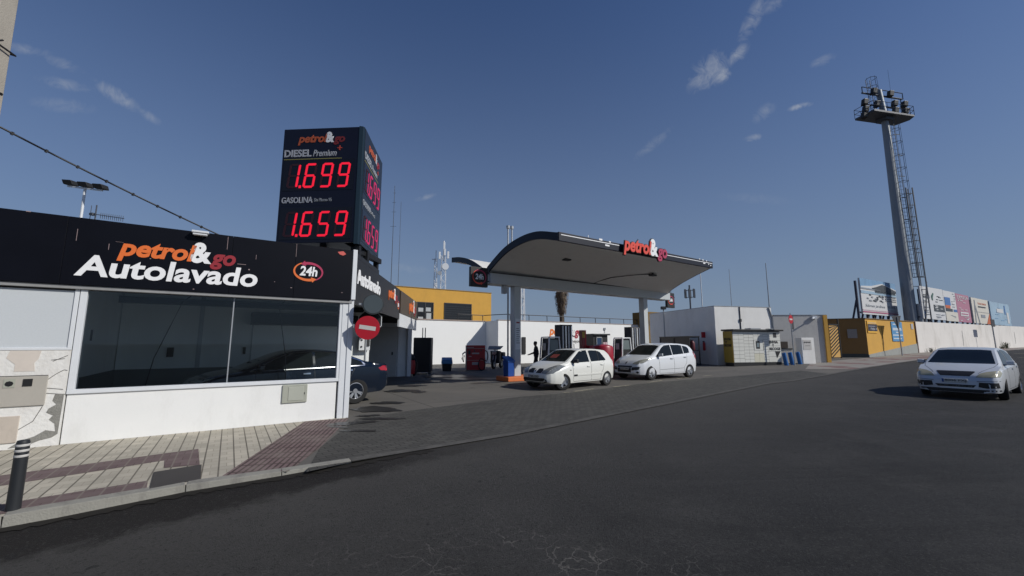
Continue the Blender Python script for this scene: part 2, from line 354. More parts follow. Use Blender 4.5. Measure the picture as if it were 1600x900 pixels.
def put(o, origin, ang):
    o.location = origin; o.rotation_euler = (0, 0, ang); return o
def logo(x0, wd, zb, parent, y, cols, depth=.012, place=None, back=None, hs=1.0, name='logo_lettering'):
    """petrol&go, x0 left, wd width, zb baseline; heights in proportion, hs stretches them"""
    h = wd*hs; o = []
    segs = [('petrol', 0, .635, -.075, .165, cols[0], .035, .22), ('&', .585, .775, -.03, .205, cols[1], .04, 0), ('go', .765, 1.0, -.085, .095, cols[2], .035, .2)]
    for (t, a, b, c, d, m, of, sh) in segs:
        o.append(text(t, x0+a*wd, x0+b*wd, zb+c*h, zb+d*h, m, parent, name, y, depth, of, sh))
        if back: o.append(text(t, x0+a*wd-.01*wd, x0+b*wd+.01*wd, zb+c*h-.01*wd, zb+d*h+.012*wd, back, parent, 'letter_backing', y+.002, depth*.6, of+.03, sh))
    if place:
        for q in o: put(q, *place)
    return o
def arc_arrow(cx, cz, rx, rz, a0, a1, w, m, parent, y, name='logo_arrow', depth=.008, place=None, head=True):
    n = 18; o_, i_ = [], []
    for k in range(n+1):
        t = math.radians(a0+(a1-a0)*k/n); ww = w*(.35+.65*k/n)
        o_.append((cx+(rx)*math.cos(t), cz+(rz)*math.sin(t))); i_.append((cx+(rx-ww)*math.cos(t), cz+(rz-ww)*math.sin(t)))
    b = MB()
    for k in range(n): b.prism([o_[k], o_[k+1], i_[k+1], i_[k]], y-depth, y, 'y')
    if head:
        t = math.radians(a1); dx, dz = -math.sin(t), math.cos(t); s_ = 1 if a1 > a0 else -1; r_ = (math.cos(t), math.sin(t)); mx_, mz_ = cx+(rx-w/2)*r_[0], cz+(rz-w/2)*r_[1]
        b.prism([(mx_+r_[0]*w, mz_+r_[1]*w), (mx_+dx*s_*w*1.6, mz_+dz*s_*w*1.6), (mx_-r_[0]*w, mz_-r_[1]*w)], y-depth-.001, y, 'y')
    ob = b.build(name, m, parent)
    if place: put(ob, *place)
    return ob
def logo24(cx, cz, r, parent, y, place=None, cols=None, flat=.72):
    c = cols or (ORANGE, MAGENTA, LETW)
    arc_arrow(cx, cz, r, r*flat, 120, 285, r*.2, c[0], parent, y, place=place)
    arc_arrow(cx, cz, r, r*flat, -60, 105, r*.2, c[1], parent, y, place=place)
    t = text('24h', cx-r*.58, cx+r*.6, cz-r*.32, cz+r*.4, c[2], parent, 'logo_lettering', y, .008, .03, .12)
    if place: put(t, *place)
SEG = {'0':'abcdef','1':'bc','2':'abged','3':'abgcd','4':'fgbc','5':'afgcd','6':'afgedc','7':'abc','8':'abcdefg','9':'abcdfg'}
def digit(ch, x, z, w, h, mb_on, mb_off, y, sh=.12):
    t = h*.085; g = t*.18
    def Q(a, b): return (x+a+sh*(b), z+b)
    hh = h/2
    R = {'a':(t*.6, w-t*.6, h-t, h), 'd':(t*.6, w-t*.6, 0, t), 'g':(t*.6, w-t*.6, hh-t/2, hh+t/2), 'f':(0, t, hh+g, h-t*.5), 'b':(w-t, w, hh+g, h-t*.5), 'e':(0, t, t*.5, hh-g), 'c':(w-t, w, t*.5, hh-g)}
    for k, (a, b, c, d) in R.items():
        tgt = mb_on if k in SEG[ch] else mb_off
        e = t*.3
        if k in 'adg': poly = [Q(a, (c+d)/2), Q(a+e, c), Q(b-e, c), Q(b, (c+d)/2), Q(b-e, d), Q(a+e, d)]
        else: poly = [Q((a+b)/2, c), Q(b, c+e), Q(b, d-e), Q((a+b)/2, d), Q(a, d-e), Q(a, c+e)]
        tgt.prism(poly, y-.006, y, 'y')
def gp(px, py):         # ground point under a pixel of the level forecourt and rising road
    c, s = math.cos(PITCH), math.sin(PITCH); x = (px-800)/F; y = (450-py)/F; r = (x, c-y*s, s+y*c); lo_, hi_ = 0.5, 900
    f = lambda t: EYE+r[2]*t-hz(r[0]*t, r[1]*t)
    t = .5
    while f(t) > 0 and t < 900: t *= 1.02
    a, b = t/1.02, t
    for _ in range(40):
        m_ = (a+b)/2
        if f(m_) > 0: a = m_
        else: b = m_
    return (r[0]*a, r[1]*a)
BP = [(-1e5,0),(20,0),(26,.15),(43,.47),(53.5,.75),(95,1.1),(120,1.25),(1e5,1.25)]
DX, DY = .847, .531
def interp(BPs, q):
    for (a, za), (b, zb) in zip(BPs, BPs[1:]):
        if q <= b: return za+(zb-za)*(q-a)/(b-a)
    return BPs[-1][1]
def hz(x, y): return interp(BP, x*DX+y*DY)
RD = [(-1e5,-.1),(-1.5,-.1),(2.0,-.006)]+[(a, z-.006) for a, z in BP[1:]]
def sheet(name, poly, m, lift=0.0, prof=BP, kind='structure', thick=0):
    b = bmesh.new(); vs = [b.verts.new((p[0], p[1], 0)) for p in poly]; b.faces.new(vs)
    for (a, _) in prof[1:-1]:
        bmesh.ops.bisect_plane(b, geom=b.verts[:]+b.edges[:]+b.faces[:], plane_co=(DX*a, DY*a, 0), plane_no=(DX, DY, 0))
    bmesh.ops.triangulate(b, faces=b.faces)
    for v in b.verts: v.co.z = interp(prof, v.co.x*DX+v.co.y*DY)+lift
    bmesh.ops.recalc_face_normals(b, faces=b.faces)
    if sum(f.normal.z for f in b.faces) < 0: bmesh.ops.reverse_faces(b, faces=b.faces)
    me = bpy.data.meshes.new(name); b.to_mesh(me); b.free(); me.materials.append(m)
    o = link(bpy.data.objects.new(name, me)); o['kind'] = kind
    return o

# ------------------------------------------------------------------ ground
EDGE = [(-60,-72),(-5.4,2.6),(-4.75,4.07),(-3.72,4.93),(-2.90,5.42),(-2.20,5.89),(0,7.51),(3.14,10.35),(5.84,12.79),(10.26,16.79),(15.72,20.51),(24.88,26.96),(39.02,36.13),(60,48.5),(120,84)]
sheet('lot_ground', [(-1500,-1500),(1500,-1500),(1500,1500),(-1500,1500)], G['lot_concrete'], -.13)
road_poly = EDGE+[(600,360),(600,-300),(-60,-300)]
def offs(line, d):
    r = []
    for i, p in enumerate(line):
        a = Vector(line[max(i-1, 0)]); b = Vector(line[min(i+1, len(line)-1)]); t = (b-a).normalized(); r.append((p[0]-t.y*d, p[1]+t.x*d))
    return r
E_in = offs(EDGE, .001)
sheet('road', road_poly, G['asphalt'], 0.0, RD)
# forecourt slab: everything on the station side of the kerb line
sheet('forecourt', [EDGE[0]]+EDGE[1:]+[(600,360),(600,900),(-900,900),(-900,-70)], G['lot_concrete'], 0)
E2 = EDGE[6:11]
brick_poly = [gp(478,738), (-2.18,5.86)]+[(x, y+.02) for x, y in E2]+[gp(1250,579), gp(1110,590), gp(1000,600), gp(900,613), gp(812,620), gp(640,642), gp(556,655), gp(500,700)]
sheet('brick_apron', brick_poly, G['brick_paving'], .004)
WC, WL = Vector((-3.6, 9.27)), Vector((-7.3, 6.745))
wall_far = WC+(WL-WC).normalized()*30
side_poly = [tuple(wall_far), (-30,-31.5)]+EDGE[1:5]+[gp(450,737), gp(536,656), tuple(WC)]
sheet('pavement', side_poly, G['pavement_tiles'], .004)
sheet('tactile_paving', [gp(345,746), gp(452,736), gp(500,700), gp(545,654), gp(476,659)], G['tactile_tiles'], .008)
sheet('tile_band', [gp(-60,752), gp(0,744), gp(150,724), gp(310,702), gp(312,727), gp(256,732), gp(257,720), gp(150,737), gp(0,760), gp(-60,770)], G['maroon_tiles'], .008)
sheet('tile_band', [gp(-60,800), gp(60,779), gp(231,752), gp(229,764), gp(60,792), gp(-60,818)], G['maroon_tiles'], .008)
sheet('far_pavement', [gp(1258,577), gp(1330,577), (24.88,27.0), (39.02,36.17), (60,48.55), (120,84.1), (110,87), (38.6,39.4), (29.5,34), (21,29.2)], G['far_pavement'], .006)
# gutter strips along the kerb
g_out = offs(EDGE[:6], -.32); g_in = offs(EDGE[:6], -.02)
random.seed(21)
def ragged(line, d, amp, step=.12):
    P = []
    for a, c in zip(line, line[1:]):
        a = Vector(a); c = Vector(c); t = (c-a).normalized(); n_ = max(1, int((c-a).length/step))
        for i in range(n_):
            q = a+(c-a)*(i/n_); r = d+random.uniform(-amp, amp); P.append((q.x-t.y*r, q.y+t.x*r))
    return P
gl2 = [(-8.6,-1.8)]+EDGE[1:6]+[(-1.2,6.6)]
sheet('gutter', ragged(gl2, -.015, 0)+ragged(gl2, -.17, .05, .05)[::-1], G['gutter_dirt'], .007, RD)
E3 = EDGE[5:13]
sheet('gutter', offs(E3, .15)+offs(E3, -.03)[::-1], G['gutter_concrete'], .010)
random.seed(3)
def blob(cx, cy, r, st=1.0, ang=.58, n=48):
    ph = [random.uniform(0, 6.28) for _ in range(6)]; P = []
    for i in range(n):
        t = 2*math.pi*i/n; rr = r*(1+.16*math.sin(2*t+ph[0])+.1*math.sin(3*t+ph[1])+.08*math.sin(5*t+ph[2])+.07*math.sin(9*t+ph[3])+.06*math.sin(14*t+ph[4])+random.uniform(-.04,.04))
        u, v_ = rr*st*math.cos(t), rr*math.sin(t); P.append((cx+u*math.cos(ang)-v_*math.sin(ang), cy+u*math.sin(ang)+v_*math.cos(ang)))
    return P
for (px, py, r, st) in [(586,640,.40,1.5),(642,603,.30,1.9),(628,611,.42,1.3),(655,613,.2,1.3),(606,630,.22,2.2),(702,588,.9,1.2),(745,592,.6,2.4),(668,596,.3,1.9),(548,662,.14,4),(595,655,.14,3),(560,674,.08,4),(575,650,.12,2),(528,668,.07,3),(765,598,.25,3)]:
    x, y = gp(px, py); sheet('wet_patch', blob(x, y, r, st, random.uniform(-.3,.6)), G['wet_stain'], .012)
for (a, b) in (((897,612),(928,608)),((958,605),(985,602)),((1012,598),(1035,595)),((1057,592),(1076,590)),((1098,588),(1112,586.5)),((880,614),(889,613))):
    A = Vector(gp(*a)); B = Vector(gp(*b)); t = (B-A).normalized(); nn_ = Vector((-t.y, t.x))*.06
    sheet('road_marking', [A+nn_, A-nn_, B-nn_, B+nn_], G['road_paint'], .012)
for (a, b) in (((1583,553),(1650,551)),((1590,559),(1690,559)),((1440,566),(1470,567))):
    A = Vector(gp(*a)); B = Vector(gp(*b)); t = (B-A).normalized(); nn_ = Vector((-t.y, t.x))*.07
    sheet('road_marking', [A+nn_, A-nn_, B-nn_, B+nn_], G['road_paint'], .006)
# stone kerb along the pavement: real step down to the road, stones of about a metre
ks = EDGE[1:6]; kb = MB(); pts = []
pp = [Vector(p) for p in [(-14.2,-9.4)]+ks]
for a, b in zip(pp, pp[1:]):
    n_ = max(1, round((b-a).length/.95))
    for i in range(n_): pts.append((a+(b-a)*(i/n_), a+(b-a)*((i+1)/n_)))
for a, b in pts:
    t = (b-a).normalized(); nrm = Vector((-t.y, t.x)); a2 = a+t*.003; b2 = b-t*.003
    h = .008 if a.x < -2.7 else .0
    kb.add([(*(a2-nrm*.02), -.16), (*(b2-nrm*.02), -.16), (*(b2-nrm*.0), h), (*(a2-nrm*.0), h), (*(b2+nrm*.15), h+.004), (*(a2+nrm*.15), h+.004), (*(b2+nrm*.15), -.16), (*(a2+nrm*.15), -.16)],
           [(0,1,2,3),(3,2,4,5),(5,4,6,7),(0,3,5,7),(1,6,4,2),(0,7,6,1)])
o = kb.build('kerb', CONC, bevel=.008); o['kind'] = 'structure'
mh = MB(); P = [gp(240,739), gp(315,727), gp(313,750), gp(233,765)]
mh.prism(P, .004, .012); mh_o = mh.build('manhole_cover', mat('dark_cover', (.05,.045,.042), .7, dirt=.4)); tag(mh_o, 'dark rectangular metal cover let into the tiled pavement by the kerb', 'manhole cover')
# ------------------------------------------------------------------ car wash building
def build_carwash():
    T = thing('car_wash_building', 'low white car wash with black fascia and long front window at the pavement', 'building', (WC.x, WC.y, 0), .5987)
    SA = math.atan2(.875, .483)
    b = MB(); b.box(-4.37, -.27, 0, .18, 0, .79); b.build('wall', WHITE, T, .006)
    OLD = mat('peeling_old_plaster', (.72,.71,.68), .9, var=.1, dirt=.6, dirtcol=(.5,.46,.41), scale=1.9, bump=.8, bscale=18)
    b = MB(); b.box(-12, -4.385, -.01, .17, 0, 1.50); b.build('old_wall', OLD, T, label='old wall with peeling plaster')
    BARE = mat('bare_cement', (.23,.225,.205), .95, var=.4, scale=9, bump=1, bscale=40)
    random.seed(5)
    pts = [(-4.40,.80)]; z = .80
    left = [(-4.50,.80),(-4.52,.70),(-4.47,.64),(-4.55,.58),(-4.57,.52),(-4.49,.47),(-4.53,.41),(-4.46,.34),(-4.44,.22),(-4.55,.25),(-4.66,.17),(-4.80,.12),(-4.92,.02),(-4.74,.035),(-4.6,.10),(-4.47,.13),(-4.41,.18)]
    b = MB(); b.prism(pts+left, -.014, -.0105, 'y'); b.build('bare_patch', BARE, T)
    b = MB(); b.prism([(-5.05,1.49),(-4.72,1.49),(-4.74,1.36),(-4.78,1.30),(-4.76,1.17),(-4.98,1.17),(-4.98,1.28),(-5.08,1.38)], -.014, -.0105, 'y'); b.build('bare_patch', mat('beige_undercoat', (.60,.54,.48), .9, scale=8), T)
    # cracks
    b = MB()
    for pl in ([(-4.62,1.02),(-4.52,1.12),(-4.44,1.18),(-4.40,1.17)], [(-4.6,.82),(-4.39,.79)], [(-4.6,.9),(-4.42,.87)], [(-4.58,1.32),(-4.42,1.41)], [(-4.85,.28),(-4.7,.40),(-4.62,.62)], [(-4.6,1.34),(-4.45,1.36)]):
        for p, q in zip(pl, pl[1:]):
            d = Vector((q[0]-p[0], q[1]-p[1])).normalized(); n_ = (-d.y*.004, d.x*.004)
            b.prism([(p[0]+n_[0], p[1]+n_[1]), (p[0]-n_[0], p[1]-n_[1]), (q[0]-n_[0], q[1]-n_[1]), (q[0]+n_[0], q[1]+n_[1])], -.0135, -.0102, 'y')
    b.build('crack', mat('crack_dark', (.08,.075,.07), .9), T)
    b = MB(); b.box(-12, -4.44, .0, .10, 1.54, 2.47); b.build('frosted_panel', FROST, T)
    b = MB(); b.box(-12, -4.385, -.02, .0, 1.50, 1.54); b.box(-4.44, -4.385, -.02, .12, 1.54, 2.5); b.build('panel_frame', METW, T, .003)
    # window
    b = MB(); b.box(-4.375, -.235, -.03, .14, .79, .86); b.box(-4.375, -4.29, -.025, .14, .86, 2.5); b.box(-.29, -.235, -.025, .14, .86, 2.5)
    win = b.build('window_frame', METW, T, .004)
    b = MB(); b.box(-4.29, -.29, .05, .058, .86, 2.5); b.build('window_pane', GLASS, T)
    b = MB(); b.box(-2.255, -2.235, .03, .05, .86, 2.5); b.build('mullion', METG, T)
    b = MB(); b.box(-12, -.05, -.07, .2, 2.5, 2.56); b.build('ledge', mat('grey_ledge', (.28,.28,.28), .6, dirt=.4), T, .004)
    # pillar at the corner
    b = MB(); b.box(-.235, -.11, -.035, .30, 0, 2.5); b.build('pillar', METW, T, .006)
    b = MB(); b.box(-.108, .0, -.055, .32, 0, 2.62); b.build('downpipe_cover', METW, T, .01)
    b = MB(); b.box(-.085, .012, -.10, .05, 2.58, 3.73); b.build('corner_trim', METW, T, .01)
    # fascias
    b = MB()
    xs = [-12, -9.2, -6.98, -4.62, -2.35, -1.24, -.09]
    for a, c in zip(xs, xs[1:]): b.box(a+.002, c-.002, -.10, -.04, 2.565, 3.70)
    b.box(-12, -.09, -.04, .0, 2.565, 3.69)
    b.build('fascia', NAVY, T, .003)
    random.seed(11); sc_ = MB()
    for (x, z, l_, v_) in [(-4.02,3.35,.1,0),(-4.1,3.2,.004,.1),(-4.5,3.3,.003,.2),(-2.44,3.42,.004,.25),(-2.44,3.15,.003,.12),(-1.95,3.28,.003,.09),(-2.06,3.05,.02,.02),(-1.24,3.42,.003,.28),(-2.25,3.15,.14,.005),(-1.3,2.75,.03,.008),(-.3,2.72,.03,.005),(-5.1,3.69,.05,.01),(-2.9,2.6,.02,.01),(-3.0,3.34,.02,.012),(-1.6,2.85,.01,.01),(-3.55,3.1,.015,.01)]:
        sc_.box(x, x+l_+.003, -.104, -.10, z, z+v_+.003)
    sc_.build('scuff', mat('scuffed_edge', (.3,.22,.22), .7), T)
    b = MB(); b.prism([(-.42,3.63),(-.30,3.66),(-.24,3.60),(-.30,3.56),(-.37,3.575)], -.105, -.10, 'y'); b.build('scuff', mat('exposed_red', (.6,.1,.08), .6), T)
    logo(-3.98, 1.70, 3.15, T, -.10, (ORANGE, LETW, DRED), .008, hs=1.0)
    text('Autolavado', -4.47, -1.89, 2.715, 3.085, LETW, T, 'lettering', -.10, .008, .026, .1)
    logo24(-.98, 3.125, .29, T, -.10)
    b = MB(); b.box(-3.0, -2.74, -.24, -.10, 3.66, 3.70); b.box(-2.98, -2.76, -.22, -.12, 3.62, 3.66); b.build('floodlight', METW, T, .01)
    # side fascia, brown section further along
    b = MB(); b.box(.03, 5.85, 0, .06, 2.50, 3.58); b.box(.03, 2.35, -.002, .02, 3.581, 3.69)
    f = b.build('side_fascia', mat('charcoal_fascia_panel', (.022,.022,.024), .45, spec=.3, dirt=.2, dirtcol=(.04,.04,.04)), T, .003); put(f, (0, 0, 0), SA)
    b = MB(); b.box(5.86, 10.4, -.03, .08, 2.72, 3.56); put(b.build('side_fascia', BROWNP, T, .004, label='brown side fascia panel'), (0,0,0), SA)
    b = MB(); b.box(5.86, 10.4, -.01, .06, 2.22, 2.72); put(b.build('side_panel', METW, T, .004), (0,0,0), SA)
    t = text('Autolavado', .14, 2.55, 2.98, 3.34, LETW, T, 'lettering', 0, .02, .035); put(t, (0,0,0), SA)
    logo(3.75, 1.5, 3.12, T, 0, (ORANGE, LETW, DRED), .02, ((0,0,0), SA), hs=1.15)
    logo24(5.55, 2.98, .2, T, 0, ((0,0,0), SA))
    logo(7.9, 1.9, 3.02, T, -.03, (ORANGE, LETW, DRED), .02, ((0,0,0), SA), hs=1.3)
    # roof and inside walls
    b = MB(); b.prism([(-12, .02), (-.1, .02), (5.6, 10.5), (5.6, 11.4), (-12, 11.4)], 3.0, 3.12); b.build('roof', GREYDARK, T)
    b = MB(); b.box(-12, -4.62, .2, 11.3, 0, 3.0); b.build('end_room', GREYWALL, T)
    b = MB(); b.box(-4.62, -4.59, .2, 4.6, 0, .95); b.build('divider_plinth', GREYDARK, T)
    b = MB(); b.box(-4.6, 1.65, 4.6, 4.78, 0, 2.995); b.build('divider_wall', GREYWALL, T)
    b = MB(); b.box(-4.59, 1.66, 4.56, 4.6, 0, .95); b.build('divider_plinth', GREYDARK, T)
    b = MB(); b.box(-4.6, 5.05, 10.4, 10.6, 0, 2.995); b.build('divider_wall', GREYWALL, T)
    b = MB(); b.box(-5.0, .2, 11.2, 11.4, 0, 2.99); b.build('rear_wall', GREYWALL, T)
    b = MB(); b.box(3.05, 4.55, 10.345, 10.4, .02, 2.42); d = b.build('door', mat('grey_door', (.42,.43,.43), .6), T, .01)
    b = MB(); b.box(4.3, 4.36, 10.31, 10.35, 1.05, 1.2); b.build('handle', DARKM, d)
    b = MB(); b.box(4.6, 4.68, 10.34, 10.4, 0, 2.5); b.box(2.95, 3.0, 10.34, 10.4, 0, 2.5); b.box(2.95, 4.68, 10.33, 10.4, 2.44, 2.5); b.build('door_frame', METW, T)
    b = MB(); b.box(5.05, 5.25, 10.2, 10.6, 0, 2.5); b.build('post', METW, T)
    for q_ in ((-5.0, 2.2, 4.2, 4.35, 2.62, 2.78), (-5.0, -.3, 2.2, 2.3, 2.7, 2.8), (.2, 5, 10.1, 10.2, 2.6, 2.9)): b = MB(); b.box(*q_); b.build('ceiling_rail', DARKM, T)
    b = MB(); b.box(-1.8, 1.2, 4.3, 4.58, 2.15, 2.5); b.build('shutter_box', BLACK, T)
    b = MB(); b.box(-1.75, -1.72, 4.585, 4.6, .95, 2.2); b.box(-3.0, -2.9, 4.585, 4.6, .95, 2.9); b.build('pipe', METG, T)
    put(text('1', 0, .11, 1.66, 1.88, BLACK, T, 'lettering', 0, .01, .03), (-4.615, 2.1, 0), math.pi/2)
    b = MB(); b.box(-3.62, -3.48, 4.56, 4.6, 1.25, 1.5); b.box(-1.93, -1.86, 4.56, 4.6, 1.3, 1.5); b.build('wall_socket', BLACK, T)
    for (x0, x1, zt) in ((-3.15, -3.6, .95), (-1.35, -1.1, 1.0)):
        pt = [(x0+.6*(1 if x0 < -2 else -1), 1.6, 2.72), (x0+.25, 1.55, 2.74), (x0, 1.5, 2.5), (x0+(x1-x0)*.4, 1.45, 1.9), (x0+(x1-x0)*.8, 1.4, 1.3), (x1, 1.4, .7)]
        b = MB(); b.tube(pt, .009, 6); b.build('hose', BLACK, T, smooth=60)
    # meter cabinets
    b = MB(); b.box(-5.5, -4.60, -.035, -.01, .64, 1.10); m = b.build('meter_cabinet', BEIGE, T, .008)
    b = MB(); b.box(-5.06, -4.94, -.042, -.036, .93, 1.06); b.build('dial', OLIVE, m)
    b = MB(); b.prism([(-5.0+.045*math.cos(k/8*6.283), .99+.04*math.sin(k/8*6.283)) for k in range(8)], -.048, -.043, 'y'); b.build('dial', BLACK, m)
    b = MB(); b.box(-4.86, -4.76, -.046, -.036, .945, 1.055); b.build('dial', BLACK, m)
    b = MB(); b.box(-5.12, -5.112, -.038, -.036, .64, 1.1); b.box(-5.5, -4.6, -.037, -.035, 1.10, 1.108); b.build('seam', BLACK, m)
    b = MB(); b.box(-5.14, -4.84, -.03, -.01, .10, .50); b.build('meter_cabinet', mat('peach_cabinet', (.50,.44,.375), .75, dirt=.4), T, .008, label='smaller peach coloured cabinet door')
    b = MB(); b.box(-1.30, -.84, -.03, 0, .40, .765); h = b.build('hatch', OLIVE, T, .01)
    b = MB(); b.box(-1.19, -.91, -.038, -.03, .445, .72); b.build('hatch_door', mat('grey_green_door', (.40,.41,.35), .5), h, .006)
    b = MB(); b.box(-.895, -.885, -.04, -.03, .56, .6); b.build('lock', DARKM, h)
    b = MB(); b.box(1.26, 1.62, 4.40, 4.56, 1.38, 1.86); mm = b.build('meter_box', METW, T, .01)
    b = MB(); b.box(1.46, 1.6, 4.37, 4.40, 1.52, 1.8); b.build('meter_dial', DARKM, mm)
    b = MB(); [b.disc((1.34, z), .03, 4.38, 4.4, 10) for z in (1.5, 1.72)]; b.build('fuse_cap', DARKM, mm)
    return T
build_carwash()
CWR = Matrix.Rotation(.5987, 3, 'Z')
def cw(x, y, z=0): v = CWR @ Vector((x, y, z)); return (v.x+WC.x, v.y+WC.y, v.z)

# ------------------------------------------------------------------ traffic signs at the corner
def round_sign(name, label, loc, rot, r, face, parts):
    T = thing(name, label, 'road sign', loc, rot)
    b = MB(); b.disc((0, 0), r, -.004, .012, 40); b.build('plate', face, T, .002)
    parts(T); return T
def ne(T):
    b = MB(); b.box(-.175, .175, -.008, -.005, -.045, .045); o = b.build('white_bar', SIGNGREY, T); o.rotation_euler = (0, .14, 0)
    b = MB(); b.box(-.30, -.02, .014, .03, .02, .05); b.box(-.3, -.28, .0, .2, .0, .08); b.box(-.02, .02, .012, .034, -.2, .22); b.build('bracket', METG, T)
round_sign('no_entry_sign', 'round red no entry sign with grey bar fixed beside the car wash pillar', (-3.205, 9.12, 1.95), .30, .262, SIGNRED, ne)
def mir(T):
    b = MB(); b.disc((0, 0), .205, -.012, -.004, 36); b.build('lens', mat('grey_lens', (.07,.085,.09), .15, coat=.3), T, .003)
    b = MB(); b.box(-.3, -.02, .014, .03, -.02, .02); b.build('bracket', METG, T)
round_sign('traffic_mirror', 'round dark grey disc mounted above the red no entry sign', (-3.11, 9.14, 2.475), .35, .23, mat('mirror_rim', (.035,.04,.042), .5), mir)
T = thing('stop_sign', 'octagonal sign seen from its dark back behind the red no entry sign', 'road sign', (-4.43, 12.5, 0), .35)
b = MB(); b.tube([(0,0,0),(0,0,2.55)], .03, 10); b.build('pole', METG, T, smooth=40)
b = MB(); b.prism([(.1+(.36)*math.cos(math.radians(22.5+45*k)), 2.28+(.36)*math.sin(math.radians(22.5+45*k))) for k in range(8)], -.05, -.035, 'y'); b.build('plate', BLACK, T)
b = MB()
for k in range(8):
    a0, a1 = math.radians(22.5+45*k), math.radians(67.5+45*k); P = lambda a, r: (.1+r*math.cos(a), 2.28+r*math.sin(a))
    b.prism([P(a0,.37), P(a1,.37), P(a1,.345), P(a0,.345)], -.055, -.05, 'y')
b.build('rim', METW, T)

# ------------------------------------------------------------------ price sign
def build_sign():
    T = thing('price_sign', 'tall black fuel price totem with red glowing digits above the car wash roof', 'price sign', (-6.0, 10.15, 0), math.radians(-4.05))
    FACE = mat('navy_sign_panel', (.007,.008,.02), .35, spec=.35); SIDE = mat('charcoal_sign_panel', (.012,.016,.024), .35, spec=.4)
    b = MB(); b.prism([(0,0),(2.03,0),(2.03,.05),(1.75,.10),(1.7,2.12),(-.25,2.12),(-.05,.1)], 4.12, 7.2); b.build('cabinet', FACE, T, .008)
    b = MB(); b.prism([(2.035,-.01),(2.13,.03),(2.15,.10),(2.035,.08)], 4.08, 7.22); b.build('corner_post', mat('teal_black_strip', (.008,.02,.03), .3), T, .004)
    b = MB(); b.prism([(2.152,.12),(1.78,2.20),(1.72,2.19),(2.09,.11)], 4.10, 7.21); b.build('side_cabinet', SIDE, T, .006)
    LED2 = mat('faded_led', (.3,.01,.06), .5, emis=(.9,.03,.18), est=.42)
    S2 = mat('dim_white_letter', (.33,.35,.38), .5)
    for (org, ang, k, led, wh, c1) in (((0,0,0), 0, 1.0, LEDR, GREYL, (mat('dull_orange_letter', (.45,.09,.03), .5), LETW, mat('dull_red_letter', (.2,.02,.02), .5))),
                              ((2.152,.12,0), math.atan2(2.08,-.372), 1.02, LED2, S2, (mat('dull_orange_letter', (.45,.09,.03), .5), GREYL, DRED))):
        pl = (org, ang); y = 0
        logo(.40*k, 1.26*k, 6.83, T, y, c1, .01, pl)
        for a in (('DIESEL', .05,.78,6.42,6.62,.03,0), ('Premium', .83,1.46,6.42,6.60,.012,.25), ('GASOLINA', .07,.90,5.17,5.33,.02,0), ('Sin Plomo 95', .94,1.40,5.20,5.29,0,0)):
            put(text(a[0], a[1]*k, a[2]*k, a[3], a[4], wh if a[0] != 'Sin Plomo 95' else S2, T, 'lettering', y, .008, a[5], a[6]), *pl)
        b = MB(); b.box(1.47*k, 1.60*k, -.008, 0, 6.625, 6.65); b.box(1.52*k, 1.55*k, -.009, 0, 6.575, 6.70); put(b.build('plus_mark', mat('plus_red', (.5,.06,.03), .5), T), *pl)
        b = MB(); b.box(.05*k, 1.6*k, -.006, 0, 6.345, 6.365); put(b.build('underline', mat('dull_yellow_line', (.28,.26,.08), .5), T), *pl)
        b = MB(); b.box(.06*k, 1.3*k, -.004, 0, 5.10, 5.108); put(b.build('underline', SIDE, T), *pl)
        for (s, z) in (('1699', 5.57), ('1659', 4.28)):
            b = MB(); b.box(.06*k, 1.95*k, -.006, 0, z-.07, z+.76); put(b.build('display', mat('display_black', (.004,.003,.006), .25), T), *pl)
            for ch, x in zip(s, (.16, .60, 1.04, 1.49)):
                on, off = MB(), MB(); digit(ch, x*k, z, .30*k, .66, on, off, -.008); dg_ = put(on.build('digit', led, T), *pl)
                if off.f: off.build('unlit_segments', LEDD, dg_)
            on = MB(); on.box(.505*k, .565*k, -.014, -.008, z, z+.07); put(on.build('decimal_point', led, T), *pl)
    for (x, y) in ((1.02,.25),(1.98,.2),(1.9,.9),(1.78,1.85),(.2,1.8)): b = MB(); b.box(x, x+.12, y, y+.12, 3.12, 4.13); b.build('support_post', BLACK, T)
    b = MB(); b.box(1.83, 1.97, .3, 2.0, 3.95, 4.09); b.build('support_beam', BLACK, T)
    # supports reach down to the roof of the car wash
    return T
build_sign()

# ------------------------------------------------------------------ canopy
def prof(tab, s):
    return float(np.interp(s, [a for a, _ in tab], [b for _, b in tab]))
def smoothtab(tab, n=24):
    # cubic through the points
    xs = np.array([a for a, _ in tab]); ys = np.array([b for _, b in tab]); m = np.gradient(ys, xs); r = []
    for s in np.linspace(0, 1, n+1):
        i = min(max(np.searchsorted(xs, s)-1, 0), len(xs)-2); h = xs[i+1]-xs[i]; t = (s-xs[i])/h
        r.append((s, (2*t**3-3*t*t+1)*ys[i]+(t**3-2*t*t+t)*h*m[i]+(-2*t**3+3*t*t)*ys[i+1]+(t**3-t*t)*h*m[i+1]))
    return r
CT = thing('fuel_canopy', 'grey gull wing canopy on two white columns over the fuel pumps', 'canopy', (-1.06, 17.6, 0), math.atan2(.55, .835))
def CW_(x, y, z=0): return (-1.06+x*.835-y*.55, 17.6+x*.55+y*.835, z)
